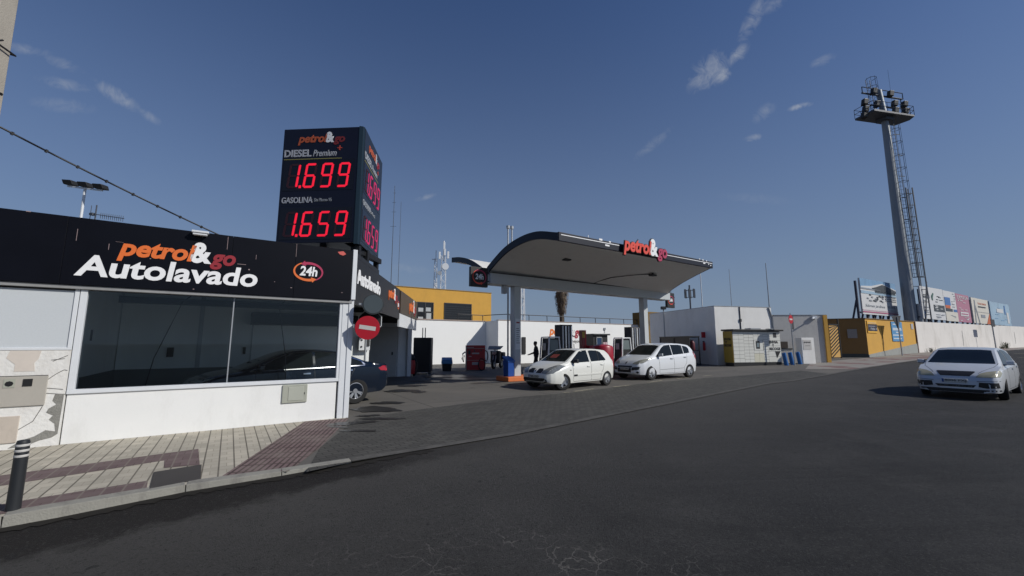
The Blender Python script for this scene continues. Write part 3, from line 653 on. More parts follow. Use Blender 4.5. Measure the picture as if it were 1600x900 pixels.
def wing(sy, xr1, Lp, Rp, th, name):
    L_ = smoothtab(Lp); R_ = smoothtab(Rp); n = len(L_); v = []; f = []; nx = 12
    for k in range(2):
        for i in range(n):
            s = L_[i][0]; x0, x1 = 0.0, 12.3+(xr1-12.3)*s
            for j in range(nx+1):
                t = j/nx; z = L_[i][1]*(1-t)+R_[i][1]*t+(th if k else 0)*(1 if k else 0); v.append((x0+(x1-x0)*t, sy*s, z))
    m = n*(nx+1)
    for i in range(n-1):
        for j in range(nx):
            a = i*(nx+1)+j; f.append((a, a+1, a+nx+2, a+nx+1)); f.append((m+a, m+a+nx+1, m+a+nx+2, m+a+1))
    for i in range(n-1):
        for j in (0, nx):
            a = i*(nx+1)+j; f.append((a, a+nx+1, m+a+nx+1, m+a))
    for j in range(nx):
        for i in (0, n-1):
            a = i*(nx+1)+j; f.append((a, a+1, m+a+1, m+a))
    b = MB(); b.add(v, f)
    for q, poly in enumerate(f):
        zs = poly; b.m[q] = 1 if min(zs) >= m else 0
    o = b.build(name, [SOFFIT, mat('white_canopy_top', (.72,.70,.64), .6)], CT, smooth=30)
    # dark band along the left end
    b = MB(); pL = []
    for i in range(n-1):
        y0, y1 = sy*L_[i][0], sy*L_[i+1][0]; z0, z1 = L_[i][1], L_[i+1][1]
        b.add([(-.04,y0,z0-.02),(-.04,y1,z1-.02),(-.04,y1,z1+th+.02),(-.04,y0,z0+th+.02),(.02,y0,z0-.02),(.02,y1,z1-.02),(.02,y1,z1+th+.02),(.02,y0,z0+th+.02)],
              [(0,1,2,3),(4,7,6,5),(0,4,5,1),(3,2,6,7)]+([(0,3,7,4)] if i == 0 else [])+([(1,5,6,2)] if i == n-2 else []))
    b.build('edge_band', NAVY2, CT, smooth=30)
    b = MB()
    for i in range(n-1):
        xa, xb = 12.3+(xr1-12.3)*R_[i][0], 12.3+(xr1-12.3)*R_[i+1][0]
        y0, y1 = sy*R_[i][0], sy*R_[i+1][0]; z0, z1 = R_[i][1], R_[i+1][1]
        b.add([(xa,y0,z0-.01),(xb,y1,z1-.01),(xb,y1,z1+th),(xa,y0,z0+th),(xa+.02,y0,z0-.01),(xb+.02,y1,z1-.01),(xb+.02,y1,z1+th),(xa+.02,y0,z0+th)],[(0,1,2,3),(4,7,6,5),(0,4,5,1),(3,2,6,7)])
    b.build('edge_band', NAVY2, CT, smooth=30)
    return L_, R_
Lf, Rf = wing(-4.8, 9.09, [(0,4.64),(.13,4.93),(.27,5.20),(.49,5.41),(.75,5.40),(1,5.09)], [(0,4.45),(.08,4.58),(.33,4.79),(.7,4.97),(1,5.06)], .25, 'front_wing')
wing(3.64, 12.3, [(0,4.45),(.2,4.86),(.45,5.28),(.75,5.6),(1,5.74)], [(0,4.45),(.2,4.75),(.45,4.95),(.75,5.1),(1,5.2)], .22, 'rear_wing')
# front edge band following the front edge
b = MB(); b.add([(-.05,-4.80,5.05),(9.15,-4.80,5.03),(9.15,-4.80,5.34),(-.05,-4.80,5.37),(-.05,-4.88,5.05),(9.13,-4.88,5.03),(9.13,-4.88,5.34),(-.05,-4.88,5.37)],[(0,1,2,3),(4,7,6,5),(0,4,5,1),(3,2,6,7),(0,3,7,4),(1,5,6,2)])
b.build('front_band', NAVY2, CT, .02)
b = MB(); b.box(.05, 2.9, -4.888, -4.88, 5.262, 5.29); b.box(5.6, 9.08, -4.888, -4.88, 5.235, 5.262); b.build('light_strip', LETW, CT)
b = MB()
for (x, z, w_, h_) in [(1.85,5.33,.16,.07),(2.15,5.16,.22,.06),(2.35,5.32,.1,.05),(8.05,5.33,.08,.04),(8.3,5.31,.09,.05),(8.35,5.17,.16,.05),(8.6,5.3,.06,.05),(8.75,5.16,.06,.05),(8.9,5.12,.07,.05),(1.3,5.36,.02,.08)]: b.box(x, x+w_, -4.892, -4.88, z, z+h_)
b.build('torn_patch', LETW, CT)
b = MB(); b.box(-.02, 12.32, -.28, .35, 4.16, 4.64); b.build('beam', BEAM, CT, .01)
b = MB(); b.box(-.1, 12.4, -.33, -.29, 4.62, 4.655); b.build('beam_lip', DARKM, CT)
for x in (1.46, 10.2):
    b = MB(); b.box(x-.17, x+.17, -.17, .17, .2, 4.16); c = b.build('column', BEAM, CT, .012)
    if x < 5:
        b = MB(); b.box(x-.13, x+.13, -.185, -.172, 1.35, 2.7); n_ = b.build('notice', METW, c)
        b = MB()
        for k in range(8): b.box(x-.09, x+(.06 if k % 3 else .1), -.188, -.186, 1.62+.09*k, 1.645+.09*k)
        b.build('print', DARKM, n_)
        b = MB(); b.box(x-.08, x+.09, -.189, -.186, 2.5, 2.56); b.build('print', DRED, n_)
for (x, y, z) in ((2.8,-2.0,5.31),(7.9,-2.5,5.02)):
    b = MB(); b.box(x-.17, x+.17, y-.12, y+.12, z-.13, z-.05); b.box(x-.05, x+.05, y-.03, y+.03, z-.06, z+.06); b.build('canopy_lamp', DARKM, CT, .01)
b = MB(); b.tube([(7.85,-2.4,5.0),(7.2,-1.9,4.96),(6.5,-1.1,4.88),(6.2,-.5,4.74),(6.1,-.3,4.66)], .02, 6); b.build('cable', DARKM, CT)
for x in (2.6,3.9,5.2,6.5,7.8,11.3):
    b = MB(); b.box(x-.18, x+.18, -.1, .16, 4.135, 4.158); b.build('soffit_lamp', METW, CT, .005)
b = MB(); b.box(.75, .95, -.1, .1, 3.8, 4.16); b.build('speaker', METG, CT, .02)
logo(2.95, 2.6, 5.13, CT, -5.0, (LRED, LETW, MAGENTA), .06, back=BLACK, hs=1.15)
b = MB(); b.box(3.1, 5.3, -4.98, -4.88, 5.12, 5.28); b.build('letter_rail', DARKM, CT)
def sign24(x0, y, z0, w_, h_, lab):
    T = thing('hanging_sign', lab, 'sign', CW_(x0, y, z0), math.atan2(.55, .835), None)
    b = MB(); b.box(0, w_, -.08, .08, 0, h_); b.build('panel', BLACK, T, .01)
    logo24(w_*.5, h_*.5, w_*.40, T, -.08, cols=(LRED, MAGENTA, LETW), flat=.95)
    for f_ in (.3, .7): b = MB(); b.box(w_, w_+.12, -.02, .02, h_*f_, h_*(f_+.06)); b.build('bracket', DARKM, T)
sign24(-.95, -.15, 3.98, .83, .84, 'square black 24h sign hanging at the left end of the canopy beam')
T = sign24(12.45, .1, 3.75, .7, .9, 'square black 24h sign at the right end of the canopy beam')
# chimney like vent pipes behind the canopy
T = thing('vent_pipes', 'pair of thin grey vent pipes rising behind the canopy', 'vent pipe', (-.13, 22.0, 0), .5)
for dx in (-.1, .14):
    b = MB(); b.tube([(dx,0,0),(dx,0,7.9)], .045, 10); b.tube([(dx,0,7.9),(dx,0,8.05)], .1, 10); b.build('pipe', METG, T, smooth=40)

# islands
for (x0, x1, lab) in ((.75, 2.25, 'orange painted kerb island round the left canopy column'), (9.5, 10.9, 'orange painted kerb island round the right canopy column')):
    b = MB(); b.box(0, x1-x0, -.5, .5, 0, .2); o = b.build('pump_island', TERRA, bevel=.03); o.location = CW_(x0, 0); o.rotation_euler = (0,0,math.atan2(.55,.835)); tag(o, lab, 'island')
# blue bin
T = thing('litter_bin', 'blue open top bin beside the left canopy column', 'bin', CW_(1.02, -.12, .2), math.atan2(.55,.835)+.2)
b = MB(); b.add([(-.18,-.15,0),(.18,-.15,0),(.18,.15,0),(-.18,.15,0),(-.2,-.17,.62),(.2,-.17,.62),(.2,.17,.8),(-.2,.17,.8)],[(0,3,2,1),(4,5,6,7),(0,1,5,4),(1,2,6,5),(2,3,7,6),(3,0,4,7)]); b.build('body', BLUEP, T, .02)
b = MB(); b.add([(-.22,-.19,.62),(.22,-.19,.62),(.22,.19,.82),(-.22,.19,.82),(-.22,-.19,.67),(.22,-.19,.67),(.22,.19,.87),(-.22,.19,.87)],[(0,3,2,1),(4,5,6,7),(0,1,5,4),(1,2,6,5),(2,3,7,6),(3,0,4,7)]); b.build('lid', mat('blue_rim', (.02,.12,.42), .4), T, .01)

# ------------------------------------------------------------------ fuel pumps
def pump(x, lab):
    T = thing('fuel_pump', lab, 'fuel pump', CW_(x, -.05, 0), math.atan2(.55,.835), 'fuel pumps under the canopy')
    b = MB(); b.box(-.6, 1.3, -.4, .4, 0, .15); b.build('plinth', DARKM, T, .02)
    b = MB(); b.add([(-.36,-.3,.15),(.42,-.3,.15),(.42,.3,.15),(-.36,.3,.15),(-.22,-.26,1.86),(.3,-.26,1.86),(.3,.26,1.86),(-.22,.26,1.86)],[(0,3,2,1),(4,5,6,7),(0,1,5,4),(1,2,6,5),(2,3,7,6),(3,0,4,7)]); b.build('cabinet', BLACK, T, .02)
    b = MB(); b.bar((-.4,-.33,.15), (-.25,-.29,1.88), .06); b.bar((.46,-.33,.15), (.33,-.29,1.88), .06); b.bar((-.28,-.29,1.9), (.36,-.29,1.9), .06); b.bar((-.4,.33,.15), (-.25,.29,1.88), .06); b.bar((-.25,-.29,1.9),(-.25,.29,1.9),.05); b.build('frame', METW, T, .008)
    b = MB(); b.add([(-.20,-.295,1.3),(.30,-.295,1.3),(.27,-.275,1.78),(-.18,-.275,1.78),(-.2,-.27,1.3),(.3,-.27,1.3),(.27,-.25,1.78),(-.18,-.25,1.78)],[(0,1,2,3),(4,7,6,5),(0,4,5,1),(3,2,6,7),(0,3,7,4),(1,5,6,2)]); b.build('display', mat('pump_display', (.14,.17,.17), .25), T)
    b = MB(); b.box(-.32,-.305,-.12,.12,1.3,1.62); b.build('side_sticker', METG, T)
    b = MB(); b.box(.5, 1.22, -.24, .24, .15, 2.5); b.build('hose_tower', CHARC, T, .03)
    for k in range(4):
        xx = .58+k*.18
        b = MB(); b.box(xx, xx+.06, -.27, -.24, .9, 2.44); b.build('hose_slot', CHROME if k % 2 else METW, T, .006)
        b = MB(); b.box(xx+.0, xx+.09, -.36, -.25, .85, 1.15); b.build('nozzle', BLACK, T, .01)
        b = MB(); b.tube([(xx+.03,-.33,1.0),(xx+.03,-.5,.8),(xx+.06,-.48,.35),(xx+.1,-.4,.3),(xx+.12,-.35,.7),(xx+.12,-.3,1.6)], .016, 6); b.build('hose', RUBBER, T, smooth=60)
    return T
pump(3.35, 'left fuel pump beside the walking person'); pump(8.25, 'right fuel pump behind the white hatchbacks')

# ------------------------------------------------------------------ rear boundary wall and what is on it
A_ = math.atan2(DY, DX)
WHITE3 = mat('fresh_white_render', (.84,.84,.82), .8, var=.03, dirt=.15, dirtcol=(.62,.6,.56), scale=.8, bump=.5, bscale=14)
BW = thing('boundary_wall', 'long white rendered wall closing the back of the forecourt', 'wall', (-.26, 33.5, 0), A_)
b = MB(); b.box(-16, -1.0, 2.12, 2.4, 0, 3.45); b.build('wall_section', WHITE3, BW)
b = MB(); b.box(-1.0, 0, 0, 2.4, 0, 3.46); b.build('wall_section', WHITE3, BW)
b = MB(); b.box(.0, 25, 0, .28, 0, 3.47); b.build('wall_section', WHITE3, BW)
b = MB(); b.box(-16, -1.0, 2.06, 2.42, 3.45, 3.51); b.box(-1.0, 25, -.04, .3, 3.475, 3.52); b.build('coping', mat('pinkish_coping', (.42,.33,.28), .8), BW)
logo(4.1, 3.75, 2.42, BW, 0, (mat('wall_orange', (.8,.2,.03), .7), WHITE, mat('wall_red', (.35,.015,.03), .7)), .02, hs=1.1, back=None)
b = MB()
# outline of the ampersand panel
t = text('&', 4.1+3.75*.565, 4.1+3.75*.785, 2.2, 3.30, BLACK, BW, 'logo_outline', -.0, .012, .05)
text('mejor', 6.5, 7.6, 1.6, 1.95, BLACK, BW, 'lettering', -.002, .01, .01)
b = MB(); b.box(1.25, 1.62, -.08, -.01, .75, 2.15); b.build('menu_board', BLACK, BW, .02)
b = MB(); b.box(10.6, 10.8, -.1, 0, 2.9, 3.1); b.tube([(10.7,-.05,2.95),(10.7,-.05,2.6)], .02, 6); b.build('wall_lamp', METG, BW)
RT = thing('handrail', 'dark metal handrail along the top of the white rear wall', 'railing', (-.26, 33.5, 0), A_)
b = MB(); b.tube([(-3.5,2.27,4.0),(-1.1,2.27,3.98),(-.5,1.2,4.0),(0,.14,4.0),(24,.14,4.02)], .035, 6); b.build('rail', DARKM, RT)
for x in [-3.5,-2.2,-1.2]+[.2+1.9*k for k in range(13)]:
    b = MB(); y = 2.27 if x < -1 else .14; b.tube([(x,y,3.5),(x,y,3.85),(x-.03,y,4.0)], .03, 6); b.build('post', DARKM, RT)
# ochre buildings beyond
OB = thing('ochre_building', 'ochre building with dark windows behind the white rear wall', 'building', (-8.6, 35.8, 0), A_)
b = MB(); b.box(-2.5, 7.75, 0, 7, 0, 6.5); b.build('wall', OCHRE, OB)
b = MB(); b.box(-2.5, 7.78, -.05, 7.05, 6.5, 6.56); b.build('coping', mat('dark_ochre_coping', (.3,.2,.08), .8), OB)
for (x0, x1, z0, z1) in ((.3,1.75,3.5,5.2), (2.9,5.55,3.4,5.25)):
    b = MB(); b.box(x0, x1, -.02, .1, z0, z1); wv = b.build('window', mat('dark_window', (.02,.022,.025), .12, var=.5, scale=2), OB)
    b = MB(); b.box(x0-.06, x0, -.06, 0, z0, z1); b.box(x1, x1+.06, -.06, 0, z0, z1); b.box(x0-.06, x1+.06, -.06, 0, z1, z1+.07)
    if x0 < 1:
        b.box((x0+x1)/2-.04, (x0+x1)/2+.04, -.06, -.02, z0, z1); b.box(x0, x1, -.05, -.02, (z0+z1)/2, (z0+z1)/2+.06)
    else:
        for k in range(9): b.box(x0, x1, -.035, -.02, z0+.2*k, z0+.2*k+.02)
    b.build('frame', DARKM, wv)
    if x0 < 1:
        b = MB()
        for (u, v) in ((.1,.9),(.1,.1),(.8,.95),(.85,.45),(.85,.1)): b.box(x0+u, x0+u+.45, -.028, -.021, z0+v, z0+v+.35)
        b.build('pane', mat('bright_pane', (.45,.47,.47), .3), wv)
O2 = thing('ochre_block', 'small dark ochre block between the canopy column and the white building', 'building', (13.5, 40.6, 0), A_)  # ochre block, its darkness is shade painted into the colour
b = MB(); b.box(0, 3.2, 0, 2, 0, 4.75); b.build('wall', mat('shaded_ochre_render', (.20,.12,.03), .8), O2)  # ochre darkened in its colour to stand for shade
b = MB(); b.box(0, 3.2, -.02, 0, 3.4, 3.9); b.build('recess', mat('brown_recess', (.12,.08,.03), .8), O2)
# ------------------------------------------------------------------ forecourt things
TA = 0.15
T = thing('wash_cabinet', 'tall black equipment cabinet at the far end of the car wash side', 'cabinet', (-5.2, 21.8, 0), .05)
b = MB(); b.box(0, .92, 0, .8, .12, 1.92); b.build('body', BLACK, T, .03)
b = MB(); b.box(.86, .94, -.03, .0, .15, 1.9); b.box(.05, .12, .1, .7, 0, .12); b.box(.8, .87, .1, .7, 0, .12); b.build('edge_trim', DARKM, T)
b = MB(); b.tube([(.42,.3,1.9),(.42,.3,2.45)], .025, 6); b.tube([(.56,.3,1.9),(.56,.3,2.45)], .025, 6); b.build('pipe', DARKM, T)
T = thing('vacuum_cleaner', 'red and black vacuum unit standing in front of the black cabinet', 'vacuum', (-5.05, 20.9, 0), .1)
b = MB(); b.lathe([(.17,.1),(.19,.2),(.19,.7),(.15,.78)], 16); b.build('drum', RED, T, smooth=50)
b = MB(); b.lathe([(.14,.78),(.17,.85),(.15,1.0),(.05,1.08)], 14); b.build('motor_head', BLACK, T, smooth=50)
b = MB(); b.tube([(0,0,1.05),(-.25,-.05,1.4),(-.32,-.05,1.9),(-.3,0,2.3)], .03, 8); b.tube([(.15,0,.9),(.3,-.1,.6),(.25,-.2,.15)], .03, 8); b.build('hose', BLACK, T, smooth=60)
for dx in (-.14,.14):
    b = MB(); b.tube([(dx,-.03,.08),(dx,.03,.08)], .08, 12); b.build('wheel', RUBBER, T)
T = thing('litter_bin', 'small black bin with a light blue lid by the white rear wall', 'bin', (-3.85, 24.6, 0), .2)
b = MB(); b.add([(-.24,-.2,0),(.24,-.2,0),(.24,.2,0),(-.24,.2,0),(-.3,-.25,.45),(.3,-.25,.45),(.3,.25,.45),(-.3,.25,.45)],[(0,3,2,1),(4,5,6,7),(0,1,5,4),(1,2,6,5),(2,3,7,6),(3,0,4,7)]); b.build('body', BLACK, T, .02)
b = MB(); b.add([(-.33,-.28,.42),(.33,-.28,.42),(.33,.28,.42),(-.33,.28,.42),(-.30,-.25,.66),(.30,-.25,.66),(.3,.25,.8),(-.3,.25,.8)],[(0,3,2,1),(4,5,6,7),(0,1,5,4),(1,2,6,5),(2,3,7,6),(3,0,4,7)]); b.build('lid', mat('sky_blue_lid', (.03,.16,.34), .45), T, .03)
T = thing('air_machine', 'red vacuum and air machine with coiled black hoses by the rear wall', 'air machine', (-2.8, 25.0, 0), .12)
b = MB(); b.box(0, 1.18, 0, .6, .04, 1.5); b.build('cabinet', RED, T, .02)
b = MB(); b.box(0, .07, -.03, 0, .02, 1.45); b.box(.05, 1.13, -.012, 0, .6, .62); b.box(.05, 1.13, -.012, 0, 1.3, 1.32); b.build('edge_trim', BEIGE, T)
b = MB(); b.box(.38, .82, -.02, 0, .98, 1.06); b.box(.40, .78, -.02, 0, .34, .5); b.box(.08, .5, -.02, 0, 1.36, 1.39); b.box(.2, .36, -.02, 0, .82, .86); b.build('label', mat('pale_label', (.5,.45,.44), .6), T)
b = MB(); b.box(.15, .3, -.02, 0, .95, 1.2); b.box(.5, .56, -.02, 0, 1.1, 1.24); b.box(.9, .97, -.025, 0, 1.15, 1.25); b.build('coin_panel', DARKM, T)
b = MB(); b.tube([(.9,-.06,.75)]+[(.98+.2*math.cos(t), -.08, .36+.34*math.sin(t)) for t in np.linspace(1.8, -4.2, 18)], .028, 8); b.build('hose', RUBBER, T, smooth=60)
b = MB(); b.tube([(1.16,.2,1.2)]+[(1.25+.1*math.cos(t), .1, .85+.3*math.sin(t)) for t in np.linspace(1.5, -3, 14)], .03, 8); b.build('hose', RUBBER, T, smooth=60)
b = MB(); b.tube([(-.02,.2,1.1),(-.16,.15,1.0),(-.2,.1,.7),(-.12,.1,.5),(-.08,.1,.9)], .045, 8); b.build('hose', METG, T, smooth=60)
# motorcycle by the wall
T = thing('motorcycle', 'black motorcycle parked under a grey tray against the shaded wall', 'motorcycle', (-.95, 27.2, 0), math.radians(250))
for x in (-.62, .66):
    b = MB(); b.tube([(x,-.06,.3),(x,.06,.3)], .3, 20); wh = b.build('wheel', RUBBER, T, .02, smooth=40)
    b = MB(); b.tube([(x,-.065,.3),(x,.065,.3)], .17, 16); b.build('rim', METG, wh)
b = MB(); b.add([(-.7,-.16,.75),(.35,-.2,.7),(.45,-.15,.35),(-.35,-.15,.3),(-.7,.16,.75),(.35,.2,.7),(.45,.15,.35),(-.35,.15,.3),(.3,-.14,1.05),(.3,.14,1.05),(-.1,-.14,.95),(-.1,.14,.95)],
    [(0,1,2,3),(4,7,6,5),(0,3,7,4),(3,2,6,7),(2,1,5,6),(1,8,9,5),(8,10,11,9),(10,0,4,11),(0,10,8,1),(4,5,9,11)]); b.build('body', BLACK, T, .04)
b = MB(); b.box(-.6, .05, -.15, .15, .78, .88); b.build('seat', RUBBER, T, .04)
b = MB(); b.box(-.75, -.25, -.3, .3, .55, 1.05); b.box(.1, .5, -.32, .32, .35, 1.15); b.build('fairing', BLACK, T, .08)
b = MB(); b.bar((.66,-.09,.3),(.42,-.09,1.0), .05); b.bar((.66,.09,.3),(.42,.09,1.0), .05); b.build('fork', METG, T)
b = MB(); b.tube([(.35,-.38,1.08),(.42,-.15,1.05),(.42,.15,1.05),(.35,.38,1.08)], .02, 8); b.build('handlebar', DARKM, T, smooth=50)
b = MB(); b.prism([(.5,.95),(.62,.9),(.6,1.12),(.48,1.15)], -.14, .14, 'y'); b.build('headlight', LAMPG, T, .03)
b = MB(); b.tube([(-.1,-.2,.35),(-.7,-.22,.45)], .06, 10); b.build('exhaust', METG, T)
b = MB(); b.add([(.25,-.5,1.42),(.25,.5,1.42),(.62,.42,1.22),(.62,-.42,1.22),(.25,-.5,1.45),(.25,.5,1.45),(.62,.42,1.25),(.62,-.42,1.25)],[(0,3,2,1),(4,5,6,7),(0,1,5,4),(1,2,6,5),(2,3,7,6),(3,0,4,7)]); b.bar((.42,-.05,1.05),(.42,-.05,1.32),.04); b.bar((.42,.05,1.05),(.42,.05,1.32),.04); b.build('tray', mat('grey_tray', (.2,.2,.19), .6), T)
# kiosk, red column, red tank between the pumps
T = thing('kiosk', 'black payment kiosk with glass door and pink posters by the rear wall', 'kiosk', (5.3, 27.0, 0), .45); T.scale = (.68, 1, 1)
b = MB(); b.box(0, 1.75, 0, 1.4, 0, 2.15); b.build('body', BLACK, T, .01)
b = MB(); b.box(-.06, 1.95, -.12, 1.45, 2.15, 2.25); b.build('roof', DARKM, T, .01)
b = MB(); b.box(.42, .98, -.03, 0, .05, 1.98); d = b.build('door', mat('blue_door_glass', (.03,.06,.13), .1), T)
b = MB(); b.box(.36, .42, -.05, 0, 0, 2.04); b.box(.98, 1.04, -.05, 0, 0, 2.04); b.box(.36, 1.04, -.05, 0, 1.98, 2.04); b.build('door_frame', METG, T)
b = MB(); b.box(1.2, 1.43, -.02, 0, .5, 1.7); b.box(1.47, 1.7, -.02, 0, .5, 1.7); b.build('poster', mat('pink_poster', (.6,.42,.46), .6), T)
b = MB(); b.box(1.19, 1.71, -.024, -.02, 1.0, 1.06); b.box(1.19, 1.71, -.024, -.02, 1.3, 1.34); b.build('poster_band', MAGENTA, T)
T = thing('payment_post', 'narrow dark red post with yellow top sticker between pump and kiosk', 'post', CW_(5.72, .3), .5)
b = MB(); b.box(-.08, .12, -.12, .12, 0, 2.28); b.build('body', mat('maroon_paint', (.2,.012,.016), .45), T, .01)
b = MB(); b.box(.12, .19, -.12, .12, 0, 2.28); b.build('edge_trim', RED, T, .005)
b = MB(); b.box(-.07, .1, -.13, -.12, 1.9, 2.2); b.build('sticker', MUSTARD, T)
T = thing('dispenser_board', 'white shelf board with small print beside the left pump', 'board', CW_(5.0, .9), .5)
b = MB(); b.box(-.6, .3, 0, .06, 0, 1.35); b.build('panel', DARKM, T); b = MB(); b.box(-.6, .3, -.02, 0, 1.35, 1.5); b.build('shelf', METW, T)
T = thing('water_tank', 'round dark red tank standing between the two hatchbacks', 'tank', CW_(6.85, 0, .15), .5)
b = MB(); b.lathe([(.52,0),(.55,.05),(.55,1.25),(.5,1.34),(.3,1.40),(.05,1.42)], 28); b.build('body', mat('crimson_paint', (.32,.012,.03), .4), T, smooth=40)
b = MB(); b.box(-.95, -.72, -.14, .14, 0, 1.36); b.build('post', mat('crimson_paint', (.32,.012,.03), .4), T, .01)

# ------------------------------------------------------------------ person
def person():
    T = None
    J = dict(pel=(0,0,.92), sp=(0,.01,1.12), ch=(-.02,0,1.33), nk=(-.03,0,1.46), hd=(-.06,0,1.58), ht=(-.06,0,1.68),
        sl=(-.02,-.17,1.38), el=(-.14,-.2,1.12), wl=(-.42,-.19,1.02), hl=(-.5,-.185,1.0), sr=(-.01,.17,1.38), er=(.08,.2,1.12), wr=(.0,.2,.9), hr=(-.03,.2,.82),
        pl=(0,-.09,.88), kl=(-.14,-.1,.5), al=(-.2,-.1,.1), tl=(-.38,-.11,.04), pr=(0,.09,.88), kr=(.08,.1,.5), ar=(.3,.1,.16), tr=(.16,.11,.03))
    E_ = 'pel-sp sp-ch ch-nk nk-hd hd-ht ch-sl sl-el el-wl wl-hl ch-sr sr-er er-wr wr-hr pel-pl pl-kl kl-al al-tl pel-pr pr-kr kr-ar ar-tr'.split()
    R = dict(pel=.19, sp=.185, ch=.20, nk=.07, hd=.105, ht=.08, sl=.09, el=.065, wl=.042, hl=.038, sr=.09, er=.065, wr=.042, hr=.038, pl=.12, kl=.085, al=.06, tl=.035, pr=.12, kr=.085, ar=.06, tr=.035)
    for side, h, sy in (('l', 'hl', 1), ('r', 'hr', 1)):
        hx, hy, hz_ = J[h]; d = (-1,0,-.25) if side == 'l' else (-.3,0,-1)
        for k in range(5):
            o_ = (k-1.5)*.02 if k < 4 else .05; ln = (.075,.085,.08,.065,.05)[k]; nmn = h+'f%d' % k
            J[nmn] = (hx+d[0]*ln+(.02 if k == 4 else 0), hy+o_, hz_+d[2]*ln-.01); R[nmn] = .009; E_.append(h+'-'+nmn)
    names = list(J); me = bpy.data.meshes.new('person'); me.from_pydata([J[n_] for n_ in names], [tuple(names.index(a) for a in e.split('-')) for e in E_], [])
    o = link(bpy.data.objects.new('person', me)); md = o.modifiers.new('skin', 'SKIN')
    for i, n_ in enumerate(names):
        sv = me.skin_vertices[0].data[i]; sv.radius = (R[n_], R[n_]*(.8 if n_ in ('ch','sp','pel') else 1)); sv.use_root = (n_ == 'pel')
    o.modifiers.new('sub', 'SUBSURF').levels = 2; o.modifiers['sub'].render_levels = 2
    dg = bpy.context.evaluated_depsgraph_get(); m2 = bpy.data.meshes.new_from_object(o.evaluated_get(dg)); o.modifiers.clear(); o.data = m2
    m2.materials.clear(); m2.materials.append(CLOTH); m2.materials.append(SKIN); m2.materials.append(mat('dark_trousers', (.02,.02,.025), .9))
    for p in m2.polygons:
        p.use_smooth = True; c = p.center
        if (c.z > 1.47 and abs(c.y) < .12) or (c.x < -.44 and .85 < c.z < 1.1) or (abs(c.y-.2) < .07 and c.z < .9 and c.z > .7 and c.x < .06): p.material_index = 1
        elif c.z < .86: p.material_index = 2
    tag(o, 'person in dark jacket walking left past the left fuel pump with one arm reaching forward', 'person')
    b = MB(); b.lathe([(.085,1.56),(.105,1.62),(.10,1.68),(.07,1.725),(.02,1.74)], 16, (-.045, 0)); b.build('hair', BLACK, o, smooth=60)
    b = MB(); b.add([(-.15,-.012,1.585),(-.15,.012,1.585),(-.175,0,1.57),(-.15,0,1.62)],[(0,1,2),(0,2,3),(1,3,2),(0,3,1)]); b.box(-.152,-.146,-.025,.025,1.535,1.542); b.build('face', mat('face_detail', (.25,.13,.1), .6), o)
    b = MB(); b.box(-.155,-.145,-.04,-.02,1.615,1.625); b.box(-.155,-.145,.02,.04,1.615,1.625); b.build('eyes', BLACK, o)
    b = MB(); b.box(-.46,-.30,-.16,-.06,-.0,.05); b.box(.1,.34,.05,.15,.02,.1); b.build('shoes', BLACK, o, .02)
    o.location = (1.36, 23.3, 0); o.rotation_euler = (0,0,.25); return o
person()

